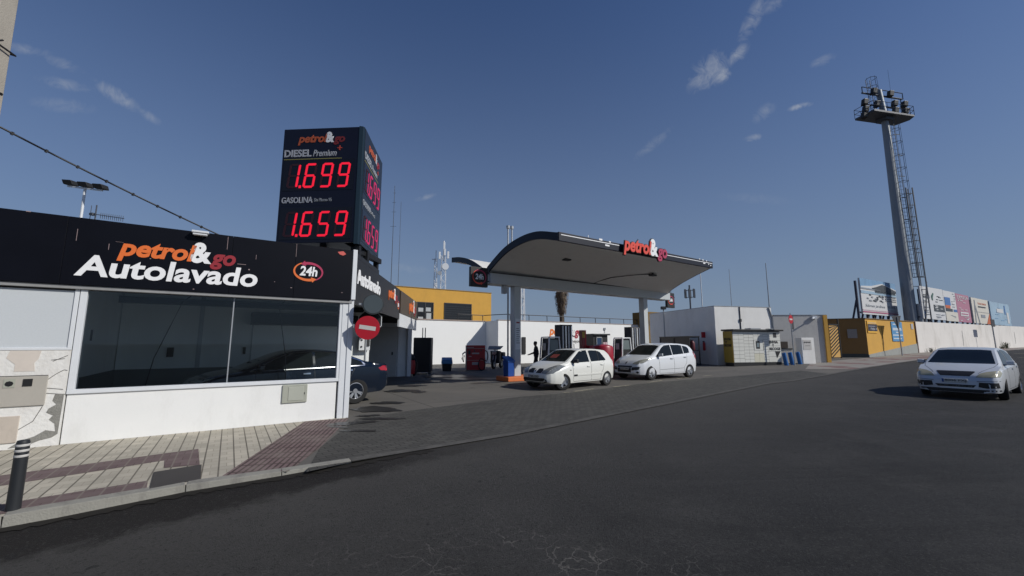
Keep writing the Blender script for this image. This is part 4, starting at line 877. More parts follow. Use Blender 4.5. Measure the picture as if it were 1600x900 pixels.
# ------------------------------------------------------------------ cars
def car(name, label, spec, loc, heading, paint):
    """local x forward, y left, origin on the ground midway between the axles"""
    T = thing(name, label, 'car', loc, heading, spec.get('group'))
    q = spec; xf, xr = q['xf'], q['xr']; W = q['w']/2
    def gsm(tab, x, s=.05):
        xs = [a for a, _ in tab]; ys = [b_ for _, b_ in tab]
        return sum(float(np.interp(x+d*s, xs, ys))*w_ for d, w_ in ((-1.5,.1),(-.75,.22),(0,.36),(.75,.22),(1.5,.1)))
    top, belt, plan, low = q['top'], q['belt'], q['plan'], q['low']
    def section(x):
        zt = gsm(top, x); zb = gsm(low, x, .03); bl = gsm(belt, x); w_ = W*float(np.interp(x, [a for a,_ in plan], [b_ for _,b_ in plan]))
        gh = min(1, max(0, (zt-bl)/.35)); zs = min(bl, zt-.05); rr = w_*.96-max(0, zt-bl)*q.get('tumble', .32)
        mid = (zb+zs)/2
        P = [(0,zb),(w_*.80,zb),(w_*.95,zb+.03),(w_*.985,zb+(mid-zb)*.45),(w_*1.0,mid),(w_*.995,mid+(zs-mid)*.55),(w_*.975,zs-.03),(w_*.945,zs+.0*gh)]
        a0 = (w_*.93, zs+.015); a1 = (rr, zt-.075 if gh > .3 else zt-.03)
        if gh > 0: P += [(a0[0]+(a1[0]-a0[0])*.33, a0[1]+(a1[1]-a0[1])*.36), (a0[0]+(a1[0]-a0[0])*.68, a0[1]+(a1[1]-a0[1])*.72), a1, (rr-.06, zt-.026), (rr*.6, zt-.006), (0, zt)]
        else: P += [(w_*.9, zs+(zt-zs)*.35), (w_*.84, zs+(zt-zs)*.62), (w_*.76, zs+(zt-zs)*.80), (w_*.6, zt-.012), (w_*.35, zt-.003), (0, zt)]
        return P
    n = 96; X = [xr+(xf-xr)*(.5-.5*math.cos(math.pi*i/n)) if True else 0 for i in range(n+1)]
    v = []; f = []; rings = []
    for x in X:
        P = section(x); ring = [(x, y, z) for y, z in P]+[(x, -y, z) for y, z in P[-2:0:-1]]; rings.append(ring)
    m = len(rings[0])
    for r in rings: v += r
    for i in range(n):
        for j in range(m): f.append((i*m+j, i*m+(j+1)%m, (i+1)*m+(j+1)%m, (i+1)*m+j))
    f += [tuple(range(m))[::-1], tuple(n*m+j for j in range(m))]
    b = MB(); b.add(v, f); body = b.build('body', [paint, RUBBER], T, smooth=0)
    # wheel arches cut out
    wr = q['wr']; cut = MB()
    for x in (q['wb']/2, -q['wb']/2):
        for s in (1, -1): cut.tube([(x, s*(W-.30), wr), (x, s*(W+.3), wr)], wr+.055, 36)
    co = cut.build('cut', RUBBER); md = body.modifiers.new('b', 'BOOLEAN'); md.operation = 'DIFFERENCE'; md.object = co; md.solver = 'EXACT'; md.material_mode = 'TRANSFER'
    dg = bpy.context.evaluated_depsgraph_get(); me = bpy.data.meshes.new_from_object(body.evaluated_get(dg)); body.modifiers.clear(); body.data = me; bpy.data.objects.remove(co)
    for p in me.polygons: p.use_smooth = True
    me.set_sharp_from_angle(angle=math.radians(32))
    bt = BVHTree.FromPolygons([vv.co[:] for vv in me.vertices], [p.vertices[:] for p in me.polygons])
    def decal(poly, side, m_, nm, parent=T, off=.004, thick=.012, lab=None, step=.06, bev=False, split=None):
        bm = bmesh.new(); fv = [bm.verts.new((p[0], p[1], 0)) for p in poly]; bm.faces.new(fv)
        xs = [p[0] for p in poly]; ys = [p[1] for p in poly]
        for ax, (lo, hi) in ((0, (min(xs), max(xs))), (1, (min(ys), max(ys)))):
            k = lo+step
            while k < hi:
                bmesh.ops.bisect_plane(bm, geom=bm.verts[:]+bm.edges[:]+bm.faces[:], plane_co=(k if ax == 0 else 0, k if ax else 0, 0), plane_no=(1-ax, ax, 0)); k += step
        bmesh.ops.triangulate(bm, faces=bm.faces)
        inner = {}; ok = True
        for vv in bm.verts:
            a, c = vv.co.x, vv.co.y
            if side == 'L': o_, d = Vector((a, 3, c)), Vector((0,-1,0))
            elif side == 'R': o_, d = Vector((a, -3, c)), Vector((0,1,0))
            elif side == 'F': o_, d = Vector((4, a, c)), Vector((-1,0,0))
            elif side == 'B': o_, d = Vector((-4, a, c)), Vector((1,0,0))
            else: o_, d = Vector((a, c, 4)), Vector((0,0,-1))
            h, nrm, _, _ = bt.ray_cast(o_, d)
            if h is None: vv.tag = True; continue
            if nrm.dot(d) > 0: nrm = -nrm
            nn_ = (nrm-d*.4).normalized(); vv.co = h+nn_*off; inner[vv] = nn_
        bmesh.ops.delete(bm, geom=[vv for vv in bm.verts if vv not in inner], context='VERTS')
        if not bm.faces: bm.free(); return None
        vs = list(bm.verts); idx = {vv: i for i, vv in enumerate(vs)}
        V = [vv.co.copy() for vv in vs]+[vv.co-inner[vv]*thick for vv in vs]; F_ = []
        k = len(vs)
        for ff in bm.faces:
            ii = [idx[vv] for vv in ff.verts]; F_.append(tuple(ii)); F_.append(tuple(i+k for i in reversed(ii)))
        for e in bm.edges:
            if len(e.link_faces) == 1: a, c = idx[e.verts[0]], idx[e.verts[1]]; F_.append((a, c, c+k, a+k))
        bm.free(); mb = MB(); mb.add(V, F_); return mb.build(nm, m_, parent, smooth=30, label=lab)
    def seam(pts, side, nm='seam', w_=.006, m_=BLACK):
        for p_, q_ in zip(pts, pts[1:]):
            d = Vector((q_[0]-p_[0], q_[1]-p_[1])).normalized(); a = (-d.y*w_, d.x*w_)
            decal([(p_[0]+a[0], p_[1]+a[1]), (p_[0]-a[0], p_[1]-a[1]), (q_[0]-a[0], q_[1]-a[1]), (q_[0]+a[0], q_[1]+a[1])], side, m_, nm, off=.0015, thick=.004)
    for s in 'LR':
        for w_ in q['side_windows']: decal(w_, s, GLASSD, 'side_window')
        for st in q.get('seams', []): seam(st, s)
        for hdl in q['handles']: decal([(hdl[0],hdl[1]),(hdl[0]+.17,hdl[1]),(hdl[0]+.17,hdl[1]+.035),(hdl[0],hdl[1]+.035)], s, q.get('handle_mat', paint), 'door_handle', off=.03, thick=.03)
        for mo in q.get('trim', []): decal(mo[0], s, mo[1], mo[2], off=mo[3])
        if 'side_lamp' in q: decal(q['side_lamp'], s, q.get('side_lamp_mat', LAMPG), 'tail_light', off=.006)
    ws = decal(q['windscreen'], 'F', GLASSD, 'windscreen')
    if 'rear_screen' in q: decal(q['rear_screen'], 'B', GLASSD, 'rear_window')
    if q.get('ws_note'): decal(q['ws_note'], 'F', mat('red_sunshade_print', (.22,.04,.03), .6), 'windscreen_card', off=.006)
    for sg in (1, -1):
        for hl in q['headlight']: decal([(p[0]*sg, p[1]) for p in hl][::sg], 'F', q.get('lampmat', LAMPG), 'headlight', off=.01, step=.04)
        for (poly, m_, nm) in q.get('front_pair', []): decal([(p[0]*sg, p[1]) for p in poly][::sg], 'F', m_, nm, off=.006)
        for (poly, m_, nm) in q.get('rear_pair', []): decal([(p[0]*sg, p[1]) for p in poly][::sg], 'B', m_, nm, off=.006)
    for (poly, m_, nm) in q.get('front', []): decal(poly, 'F', m_, nm, off=.006)
    for (poly, m_, nm) in q.get('rearp', []): decal(poly, 'B', m_, nm, off=.006)
    for st in q.get('hood_seam', []): seam(st, 'T', w_=.005); seam([(a, -c) for a, c in st], 'T', w_=.005)
    # number plate
    pw, pz = .26, q['plate_z']
    hx = bt.ray_cast(Vector((4, 0, pz)), Vector((-1,0,0)))[0].x
    b = MB(); b.box(hx-.02, hx+.018, -pw, pw, pz-.055, pz+.055); pl = b.build('number_plate', PLATE, T, .004)
    t = text(q['plate'], -pw+.06, pw-.02, pz-.035, pz+.035, BLACK, pl, 'plate_text', 0, .004, .01); t.rotation_euler = (0,0,math.pi/2); t.location = (hx+.019, 0, 0)
    b = MB(); b.box(hx+.0185, hx+.0195, -pw, -pw+.04, pz-.05, pz+.05); b.build('plate_band', BLUEP, pl)
    # mirrors
    mx_, mz_ = q['mirror']
    for s in (1, -1):
        wy = abs(bt.ray_cast(Vector((mx_, 3, mz_)), Vector((0,-1,0)))[0].y)
        b = MB(); b.add([(mx_-.05,wy+.03,mz_-.02),(mx_+.09,wy+.05,mz_-.01),(mx_+.03,wy+.22,mz_+.0),(mx_-.07,wy+.21,mz_-.02),(mx_-.06,wy+.03,mz_+.11),(mx_+.07,wy+.05,mz_+.10),(mx_+.02,wy+.21,mz_+.11),(mx_-.08,wy+.21,mz_+.12)],[(0,3,2,1),(4,5,6,7),(0,1,5,4),(1,2,6,5),(2,3,7,6),(3,0,4,7)])
        b.box(mx_-.02, mx_+.05, wy-.05, wy+.06, mz_-.03, mz_+.02)
        b.v = [(a, c*s, d) for a, c, d in b.v]; b.build('mirror', q.get('mirror_mat', BLACK), T, .02)
    # wheels
    proto = None
    for x, front in ((q['wb']/2, 1), (-q['wb']/2, 0)):
        for s in (1, -1):
            if proto is None:
                b = MB(); tw = .10; pr = [(wr*.62,-tw),(wr*.70,-tw-.008),(wr*.93,-tw),(wr,-tw*.72),(wr,tw*.72),(wr*.93,tw),(wr*.70,tw+.008),(wr*.62,tw)]
                b.lathe(pr, 40); b.v = [(a, c, d) for a, c, d in b.v]
                b.f = b.f[:-2]; b.m = b.m[:-2]
                b.v = [(a, d, c) for a, c, d in b.v]; ty = b.build('wheel', RUBBER, T, smooth=35)
                b = MB(); R_ = wr*.66
                # dish, spokes, lip: outward is +y
                b.add(*(lambda n_: ([(r*math.cos(2*math.pi*j/n_), y_, r*math.sin(2*math.pi*j/n_)) for (r, y_) in ((R_,.098),(R_*.9,.102),(R_*.86,.07),(R_*.84,-.03)) for j in range(n_)], [(i*n_+j, i*n_+(j+1)%n_, (i+1)*n_+(j+1)%n_, (i+1)*n_+j) for i in range(3) for j in range(n_)]))(36))
                ns = q.get('spokes', 5)
                for k in range(ns):
                    a = 2*math.pi*k/ns
                    for da in ((-.13, .13) if q.get('twin') else (0,)):
                        ca, sa = math.cos(a+da), math.sin(a+da); ww = .022 if q.get('twin') else .042
                        c0 = Vector((math.cos(a)*.03, .075, math.sin(a)*.03)); c1 = Vector((ca*R_*.88, .085, sa*R_*.88)); t_ = Vector((-sa, 0, ca))
                        b.add([c0-t_*ww, c0+t_*ww, c1+t_*ww*.8, c1-t_*ww*.8, c0-t_*ww-Vector((0,.03,0)), c0+t_*ww-Vector((0,.03,0)), c1+t_*ww*.8-Vector((0,.03,0)), c1-t_*ww*.8-Vector((0,.03,0))], [(0,1,2,3),(4,7,6,5),(0,4,5,1),(3,2,6,7),(0,3,7,4),(1,5,6,2)])
                b.tube([(0,.04,0),(0,.092,0)], .06, 14)
                ri = b.build('rim', ALLOY, ty, smooth=30)
                b = MB(); b.tube([(0,-.06,0),(0,.0,0)], R_*.86, 28); br = b.build('brake_disc', DARKM, ty)
                proto = (ty, ri, br); w0 = ty
            else:
                w0 = proto[0].copy(); COL.objects.link(w0); w0.parent = T
                for ch in proto[1:]: c = ch.copy(); COL.objects.link(c); c.parent = w0
            w0.location = (x, s*(W-.115), wr); w0.rotation_euler = (0, 0, (0 if s > 0 else math.pi)+(q.get('steer', 0) if front else 0))
    for fn in q.get('extra', []): fn(T, bt, decal)
    return T
def diamond(cx, cz, w_, h_): return [(cx-w_,cz),(cx,cz-h_),(cx+w_,cz),(cx,cz+h_)]
def emblem(z, m_=CHROME, sc_=1.0):
    def f(T, bt, decal):
        decal(diamond(0, z, .05*sc_, .075*sc_), 'F', m_, 'emblem', off=.012, step=.03); decal(diamond(0, z, .018*sc_, .035*sc_), 'F', BLACK, 'emblem', off=.014, step=.03)
    return f
clio = dict(xf=1.92, xr=-1.86, w=1.64, wb=2.47, wr=.29, group=None,
    top=[(-1.86,.62),(-1.83,.95),(-1.78,1.02),(-1.55,1.30),(-1.42,1.365),(-1.0,1.405),(-.5,1.42),(0,1.415),(.25,1.38),(.95,.985),(1.3,.90),(1.62,.79),(1.82,.68),(1.90,.58),(1.92,.5)],
    belt=[(-1.9,.93),(-1.0,.92),(.9,.86),(1.92,.6)], low=[(-1.9,.36),(-1.75,.24),(-1,.2),(1.4,.19),(1.75,.22),(1.92,.3)],
    plan=[(-1.86,.74),(-1.78,.86),(-1.6,.94),(-1.2,.985),(-.4,1),(1.0,1),(1.35,.98),(1.62,.92),(1.78,.84),(1.88,.72),(1.92,.64)], tumble=.36,
    side_windows=[[(.72,.92),(.84,.945),(.22,1.31),(.05,1.345),(-.22,1.355),(-.22,.935)], [(-.32,.94),(-.32,1.355),(-.8,1.34),(-1.02,1.29),(-1.25,1.0),(-1.2,.965)]],
    trim=[([(-.82,.965),(-.79,.965),(-.83,1.33),(-.86,1.33)], RUBBER, 'window_divider', .008), ([(.70,.46),(-.95,.47),(-.95,.52),(.70,.515)], CARW, 'side_moulding', .014), ([(.72,.46),(.55,.46),(.55,.515),(.72,.515)], BLACK, 'badge', .018), ([(.92,.66),(.87,.66),(.87,.69),(.92,.69)], BLACK, 'indicator', .008)],
    seams=[[(.78,.90),(.74,.3)], [(-.27,1.38),(-.27,.27)], [(.74,.27),(-.27,.27),(-.85,.27)], [(-1.12,.97),(-.98,.62),(-.86,.5),(-.85,.27)]],
    handles=[(-.2,.76),(-1.02,.80)], windscreen=[(-.60,.965),(.60,.965),(.53,1.34),(.3,1.365),(-.3,1.365),(-.53,1.34)],
    ws_note=[(-.32,1.08),(.02,1.08),(.02,1.2),(-.32,1.2)],
    rear_screen=[(-.5,1.02),(.5,1.02),(.42,1.30),(-.42,1.30)],
    headlight=[[(.34,.58),(.55,.565),(.72,.59),(.775,.70),(.76,.83),(.68,.86),(.5,.79),(.37,.68)]], lampmat=mat('clear_headlamp', (.16,.17,.17), .08, var=.9, scale=14, coat=1),
    front_pair=[([(.06,.585),(.31,.585),(.35,.68),(.28,.735),(.10,.735)], BLACK, 'grille'), ([(.36,.25),(.56,.28),(.58,.36),(.5,.42),(.36,.42)], BLACK, 'lower_grille'), (diamond(.54,.335,.05,.05), BLACK, 'fog_lamp')],
    front=[([(-.37,.25),(.37,.25),(.37,.42),(-.37,.42)], BLACK, 'lower_grille')],
    rear_pair=[([(.5,.75),(.66,.75),(.62,1.02),(.52,1.02)], LAMPR, 'tail_light')],
    hood_seam=[[(.93,.66),(1.3,.62),(1.7,.45)]], plate='7385 CKD', plate_z=.47, mirror=(.68,.93), steer=-.42, spokes=5, extra=[emblem(.655, mat('chrome_emblem', (.6,.6,.6), .3, metal=.8))])
scenic = dict(xf=2.14, xr=-2.10, w=1.82, wb=2.70, wr=.325,
    top=[(-2.10,.7),(-2.06,1.05),(-1.98,1.15),(-1.75,1.47),(-1.6,1.56),(-1.0,1.62),(-.4,1.64),(.1,1.62),(.4,1.555),(1.15,1.10),(1.5,1.0),(1.85,.85),(2.05,.68),(2.12,.58),(2.14,.5)],
    belt=[(-2.1,1.10),(-1.0,1.04),(.9,.96),(1.5,.88),(2.14,.6)], low=[(-2.1,.4),(-1.95,.25),(-1,.21),(1.5,.2),(1.95,.22),(2.14,.3)],
    plan=[(-2.10,.76),(-2.0,.87),(-1.8,.94),(-1.3,.985),(-.4,1),(1.1,1),(1.5,.98),(1.8,.92),(1.98,.84),(2.08,.74),(2.14,.64)], tumble=.30,
    side_windows=[[(1.0,1.02),(.45,1.42),(.22,1.52),(-.17,1.55),(-.17,1.08),(.75,1.01)], [(-.22,1.085),(-.22,1.55),(-.8,1.545),(-1.02,1.52),(-1.02,1.13)], [(-1.07,1.135),(-1.07,1.51),(-1.4,1.46),(-1.52,1.36),(-1.5,1.17)]],
    seams=[[(.86,1.0),(.82,.3)], [(-.2,1.05),(-.22,.28)], [(.82,.28),(-.95,.28)], [(-1.22,1.1),(-1.12,.7),(-.95,.52),(-.95,.28)], [(.8,.44),(-.9,.47)]],
    handles=[(-.12,.90),(-1.12,.95)], handle_mat=METG, windscreen=[(-.68,1.09),(.68,1.09),(.60,1.49),(.35,1.53),(-.35,1.53),(-.60,1.49)],
    rear_screen=[(-.55,1.15),(.55,1.15),(.46,1.5),(-.46,1.5)],
    headlight=[[(.38,.70),(.62,.69),(.80,.75),(.845,.86),(.84,.95),(.74,.92),(.55,.83),(.42,.77)]],
    front_pair=[([(.42,.42),(.72,.46),(.78,.60),(.44,.56)], BLACK, 'grille'), (diamond(.68,.35,.055,.05), BLACK, 'fog_lamp')],
    front=[([(-.38,.33),(.38,.33),(.42,.62),(-.42,.62)], BLACK, 'grille')],
    rear_pair=[([(.62,.85),(.78,.85),(.70,1.2),(.62,1.2)], LAMPR, 'tail_light')],
    side_lamp=[(-1.97,.86),(-1.82,.95),(-1.80,1.22),(-1.86,1.22),(-1.98,1.05)], side_lamp_mat=LAMPR,
    hood_seam=[[(1.1,.74),(1.5,.70),(1.9,.5)]], plate='4127 GXR', plate_z=.50, mirror=(.80,1.04), mirror_mat=METG, steer=0.0, spokes=5, extra=[emblem(.74, CHROME, 1.1)])
focus = dict(xf=2.18, xr=-2.10, w=1.84, wb=2.64, wr=.315,
    top=[(-2.1,.65),(-2.07,.98),(-1.95,1.08),(-1.62,1.34),(-1.4,1.42),(-.9,1.47),(-.3,1.49),(.1,1.46),(.3,1.42),(1.12,1.02),(1.5,.94),(1.85,.82),(2.06,.70),(2.15,.6),(2.18,.5)],
    belt=[(-2.1,.98),(-1.0,.95),(.9,.90),(1.5,.86),(2.18,.62)], low=[(-2.1,.38),(-1.9,.24),(-1,.2),(1.5,.2),(1.95,.18),(2.18,.20)],
    plan=[(-2.1,.76),(-2.0,.87),(-1.7,.95),(-1.3,.985),(-.4,1),(1.1,1),(1.5,.985),(1.85,.95),(2.02,.90),(2.12,.84),(2.18,.74)], tumble=.36,
    side_windows=[[(.92,.945),(.30,1.35),(.1,1.40),(-.2,1.41),(-.2,.975),(.75,.94)], [(-.3,.98),(-.3,1.41),(-.9,1.38),(-1.4,1.22),(-1.3,1.02)]],
    seams=[[(.88,.92),(.84,.3)], [(-.25,1.4),(-.25,.28)], [(.84,.28),(-.95,.28)], [(-1.2,1.0),(-1.1,.7),(-.95,.5),(-.95,.28)]],
    handles=[(-.15,.82),(-1.15,.86)], windscreen=[(-.72,1.005),(.72,1.005),(.58,1.39),(.35,1.41),(-.35,1.41),(-.58,1.39)],
    rear_screen=[(-.5,1.05),(.5,1.05),(.42,1.36),(-.42,1.36)],
    headlight=[[(.42,.64),(.60,.635),(.86,.66),(.875,.76),(.84,.83),(.62,.79),(.50,.74)]],
    front_pair=[([(.46,.37),(.62,.34),(.84,.36),(.83,.50),(.48,.50)], BLACK, 'lower_intake'), ([(.44,.52),(.86,.54),(.86,.55),(.44,.53)], BLACK, 'seam')],
    front=[([(-.30,.66),(.30,.66),(.40,.78),(.38,.795),(-.38,.795),(-.40,.78)], BLACK, 'grille'), ([(-.36,.35),(.36,.35),(.42,.42),(-.42,.42)], BLACK, 'lower_grille'), ([(-.34,.378),(.34,.378),(.35,.388),(-.35,.388)], METG, 'grille_bar'),
           ([(-.84,.205),(.84,.205),(.85,.30),(-.85,.30)], BLACK, 'front_lip'), ([(-.09,.715),(-.05,.74),(.05,.74),(.09,.715),(.05,.69),(-.05,.69)], DARKM, 'emblem')],
    rear_pair=[([(.6,.8),(.76,.8),(.66,1.12),(.58,1.12)], LAMPR, 'tail_light')], lampmat=mat('yellowed_headlamp', (.40,.37,.24), .15, var=.3, scale=8, coat=.8),
    hood_seam=[[(1.05,.77),(1.5,.72),(1.98,.46)]], plate='8006 FXJ', plate_z=.525, mirror=(.72,.98), mirror_mat=CARW3, steer=.12, spokes=7)
sedan = dict(xf=2.35, xr=-2.42, w=1.86, wb=2.82, wr=.345,
    top=[(-2.42,.72),(-2.40,.98),(-2.30,1.06),(-1.9,1.10),(-1.68,1.15),(-1.1,1.39),(-.7,1.445),(-.2,1.46),(.15,1.43),(.4,1.36),(1.2,1.0),(1.7,.92),(2.1,.8),(2.28,.66),(2.35,.5)],
    belt=[(-2.42,1.0),(-1.6,1.0),(-1.0,.98),(.9,.93),(1.6,.86),(2.35,.6)], low=[(-2.42,.42),(-2.2,.26),(-1,.2),(1.6,.2),(2.1,.22),(2.35,.3)],
    plan=[(-2.42,.72),(-2.34,.84),(-2.1,.93),(-1.6,.985),(-.4,1),(1.1,1),(1.6,.98),(2.0,.92),(2.2,.84),(2.35,.66)], tumble=.40,
    side_windows=[[(1.0,.965),(.4,1.27),(.1,1.36),(-.32,1.385),(-.32,.99)], [(-.38,.99),(-.38,1.385),(-.95,1.34),(-1.55,1.12),(-1.62,1.05),(-1.55,1.02)]],
    trim=[([(1.06,.945),(-1.66,1.0),(-1.66,1.02),(1.06,.965)], CHROME, 'chrome_strip', .01), ([(1.06,.965),(.4,1.295),(.1,1.385),(-.35,1.415),(-.95,1.37),(-1.57,1.15),(-1.68,1.04),(-1.63,1.02),(-1.56,1.12),(-.95,1.345),(-.35,1.39),(.1,1.362),(.4,1.272),(1.0,.965)], CHROME, 'chrome_strip', .01)],
    seams=[[(.95,.93),(.9,.3)], [(-.35,.97),(-.37,.28)], [(.9,.28),(-1.0,.28)], [(-1.4,1.0),(-1.25,.7),(-1.0,.5),(-1.0,.28)]],
    handles=[(-.25,.84),(-1.3,.88)], handle_mat=CHROME, windscreen=[(-.70,.99),(.70,.99),(.56,1.35),(.35,1.37),(-.35,1.37),(-.56,1.35)],
    rear_screen=[(-.62,1.14),(.62,1.14),(.5,1.36),(-.5,1.36)],
    headlight=[[(.5,.68),(.8,.72),(.84,.84),(.6,.78)]], rear_pair=[([(.42,.84),(.80,.84),(.83,.93),(.62,.98),(.42,.96)], LAMPR, 'tail_light')],
    side_lamp=[(-2.40,.84),(-2.12,.86),(-2.05,.93),(-2.2,.985),(-2.40,.97)], side_lamp_mat=LAMPR,
    front=[([(-.4,.4),(.4,.4),(.44,.68),(-.44,.68)], BLACK, 'grille')], rearp=[([(-.3,.6),(.3,.6),(.3,.72),(-.3,.72)], PLATE, 'rear_plate')],
    plate='2210 HBM', plate_z=.5, mirror=(.86,.99), mirror_mat=CARB, spokes=7, twin=True)
def heading(dx, dy): return math.atan2(dy, dx)
car('parked_car', 'cream white hatchback with turned front wheel, nearest to the orange island', clio, (2.22, 15.93, 0), math.radians(41+180), CARW)
car('parked_car', 'white taller hatchback parked behind the cream one under the canopy', scenic, (6.88, 19.95, 0), math.radians(32+180), CARW2)
car('moving_car', 'white hatchback with yellowed headlights driving toward the viewer on the road', focus, (14.85, 13.55, 0), math.radians(34+180), CARW3)
car('parked_car', 'dark blue saloon with chrome window trim half inside the car wash', sedan, (-5.86, 11.0, 0), math.radians(42+180), CARB)
# ------------------------------------------------------------------ right hand side: white building, lockers, gate, walls
def onhz(x, y, z=0): return (x, y, hz(x, y)+z)
WB = thing('white_building', 'tall windowless white building behind the parcel lockers', 'building', onhz(13.95, 28.2), math.radians(13.5))
b = MB(); b.box(0, 4.75, 0, 8, 0, 4.0); b.build('wall', WHITE2, WB)
b = MB(); b.box(4.75, 5.15, .5, 8, 0, 3.9); b.build('wall', OCHRE, WB, label='ochre end strip')
b = MB(); b.tube([(2.05,-.03,2.3),(2.05,-.03,4.0)], .03, 6); b.box(1.98, 2.12, -.08, 0, 2.95, 3.15); b.build('pipe', DARKM, WB)
b = MB(); b.tube([(4.5,-.04,4.0),(4.75,-.06,3.2),(4.75,-.06,.2)], .05, 8); b.build('downpipe', METG, WB)
b = MB(); b.box(-.01, 4.78, -.02, 8, 4.0, 4.04); b.build('coping', METG, WB)
T = thing('fire_extinguisher', 'red fire extinguisher on the shaded side of the white building', 'fire extinguisher', onhz(13.62, 29.1), math.radians(103.5))
b = MB(); b.lathe([(.06,.95),(.09,1.0),(.09,1.45),(.06,1.52),(.03,1.55)], 14, (0,.12)); b.build('cylinder', RED, T, smooth=50)
b = MB(); b.box(-.02,.1,.08,.16,1.55,1.62); b.tube([(.06,.12,1.58),(.13,.12,1.5),(.12,.12,1.2)], .012, 6); b.build('nozzle', BLACK, T)
T = thing('fire_sign', 'small red sign above the fire extinguisher', 'sign', onhz(13.55, 29.2), math.radians(103.5))
b = MB(); b.box(-.02,.02,-.15,.15,1.85,2.25); b.build('plate', SIGNRED, T)
# gas bottle cage
T = thing('gas_cage', 'dark gas bottle cage with maroon bottles against the white building', 'gas cage', onhz(12.8, 28.3), math.radians(103.5))
CL = 3.4
b = MB()
for x in (0, CL/2, CL):
    for y in (0, .75): b.box(x-.03, x+.03, y-.03, y+.03, 0, 1.9)
for z in (.04, .95, 1.87): b.box(0, CL, -.03, .0, z, z+.05); b.box(0, CL, .75, .78, z, z+.05)
b.box(-.05, CL+.05, -.05, .8, 1.92, 1.97); b.build('frame', BLACK, T)
b = MB()
for k in range(28): b.box(.06+k*CL/28, .075+k*CL/28, -.015, -.005, .06, 1.87); 
b.build('mesh_panel', BLACK, T)
b = MB(); b.box(.0, CL, .72, .745, .06, 1.87); b.build('back_panel', BLACK, T)
GB = mat('maroon_bottle', (.12,.02,.03), .5)
for z0 in (.1, 1.0):
    for k in range(9):
        b = MB(); b.lathe([(.14,z0),(.16,z0+.05),(.16,z0+.5),(.12,z0+.6),(.05,z0+.66),(.05,z0+.72)], 12, (.22+k*.37,.35)); b.build('gas_bottle', GB, T, smooth=50)
b = MB(); b.box(.85, 1.15, -.04, -.02, 1.3, 1.72); b.build('notice', mat('pinkish_notice', (.5,.35,.35), .6), T)
# parcel lockers
T = thing('parcel_lockers', 'white parcel locker bank with mustard end and black lettering', 'parcel locker', onhz(14.2, 26.6), math.radians(14.5))
b = MB(); b.box(.02, 3.8, .02, .75, 0, .22); b.build('plinth', BLACK, T)
b = MB(); b.box(0, 3.82, 0, .78, .22, 2.26); b.build('cabinet', mat('locker_gap', (.16,.16,.15), .6), T)
b = MB(); b.box(-.02, 0, .0, .78, .24, 2.24); o = b.build('end_panel', MUSTARD, T)
for k, s_ in enumerate(('ENVIA', 'Y', 'RECOGE')):
    t = text(s_, -.68, -.10 if k != 1 else -.4, 1.66-.2*k, 1.82-.2*k, BLACK, o, 'lettering', 0, .01, .03); t.rotation_euler = (0,0,-math.pi/2); t.location = (-.02, 0, 0)
b = MB(); b.box(-.1, 3.95, -.2, .85, 2.27, 2.38); b.build('roof', BLACK, T, .01)
b = MB(); b.box(1.5, 2.3, 0, .5, 2.38, 2.46); b.box(2.9, 3.2, -.1, .2, 2.38, 2.44); b.build('roof_unit', METG, T)
cols = [.02,.46,.86,1.25,1.62,2.02,2.4,2.78,3.16,3.5,3.8]
LK = mat('locker_door_white', (.66,.66,.61), .45); LK2 = mat('locker_door_cream', (.62,.60,.48), .45)
def door(x0, x1, z0, z1, m_=LK):
    b = MB(); b.box(x0+.008, x1-.008, -.02, 0, z0+.008, z1-.008); b.build('locker_door', m_, T)
nr = [8,8,10,10,0,0,12,0,0,0]
for k in range(10):
    x0, x1 = cols[k], cols[k+1]; Z0, Z1 = .25, 2.23
    if nr[k]:
        zs = np.linspace(Z0, Z1, nr[k]+1)
        for a, c in zip(zs, zs[1:]): door(x0, x1, a, c)
    elif k in (4, 5):
        door(x0, x1, Z0, .82, LK2); door(x0, x1, .82, 1.02); door(x0, x1, 1.68, 1.95); door(x0, x1, 1.95, Z1)
        if k == 4: pass
    elif k == 7: [door(x0, 3.8, a, c) for a, c in ((Z0,.6),(.6,.95),(.95,1.3),(1.3,1.65),(1.65,1.95),(1.95,Z1))]
b = MB(); b.box(1.66, 2.36, -.02, 0, 1.03, 1.67); b.build('control_panel', LK, T)
b = MB(); b.box(1.80, 2.10, -.028, -.02, 1.12, 1.62); sc1 = b.build('screen', BLACK, T)
b = MB(); b.box(1.86, 2.04, -.032, -.028, 1.22, 1.5); b.build('display', mat('grey_display', (.2,.25,.27), .2), sc1)
for k, (s_, x0, x1) in enumerate((('ENVIA', 2.86, 3.6), ('Y', 3.1, 3.25), ('RECOGE', 2.86, 3.75))):
    text(s_, x0, x1, 1.46-.22*k, 1.64-.22*k, BLACK, T, 'lettering', -.02, .01, .04)
b = MB(); b.prism([(3.3,.95),(3.75,.95),(3.42,.5)], -.03, -.021, 'y'); b.build('arrow', BLACK, T)
b = MB(); b.box(3.25, 3.5, -.03, -.02, 1.85, 2.15); b.build('sticker', CHARC, T)
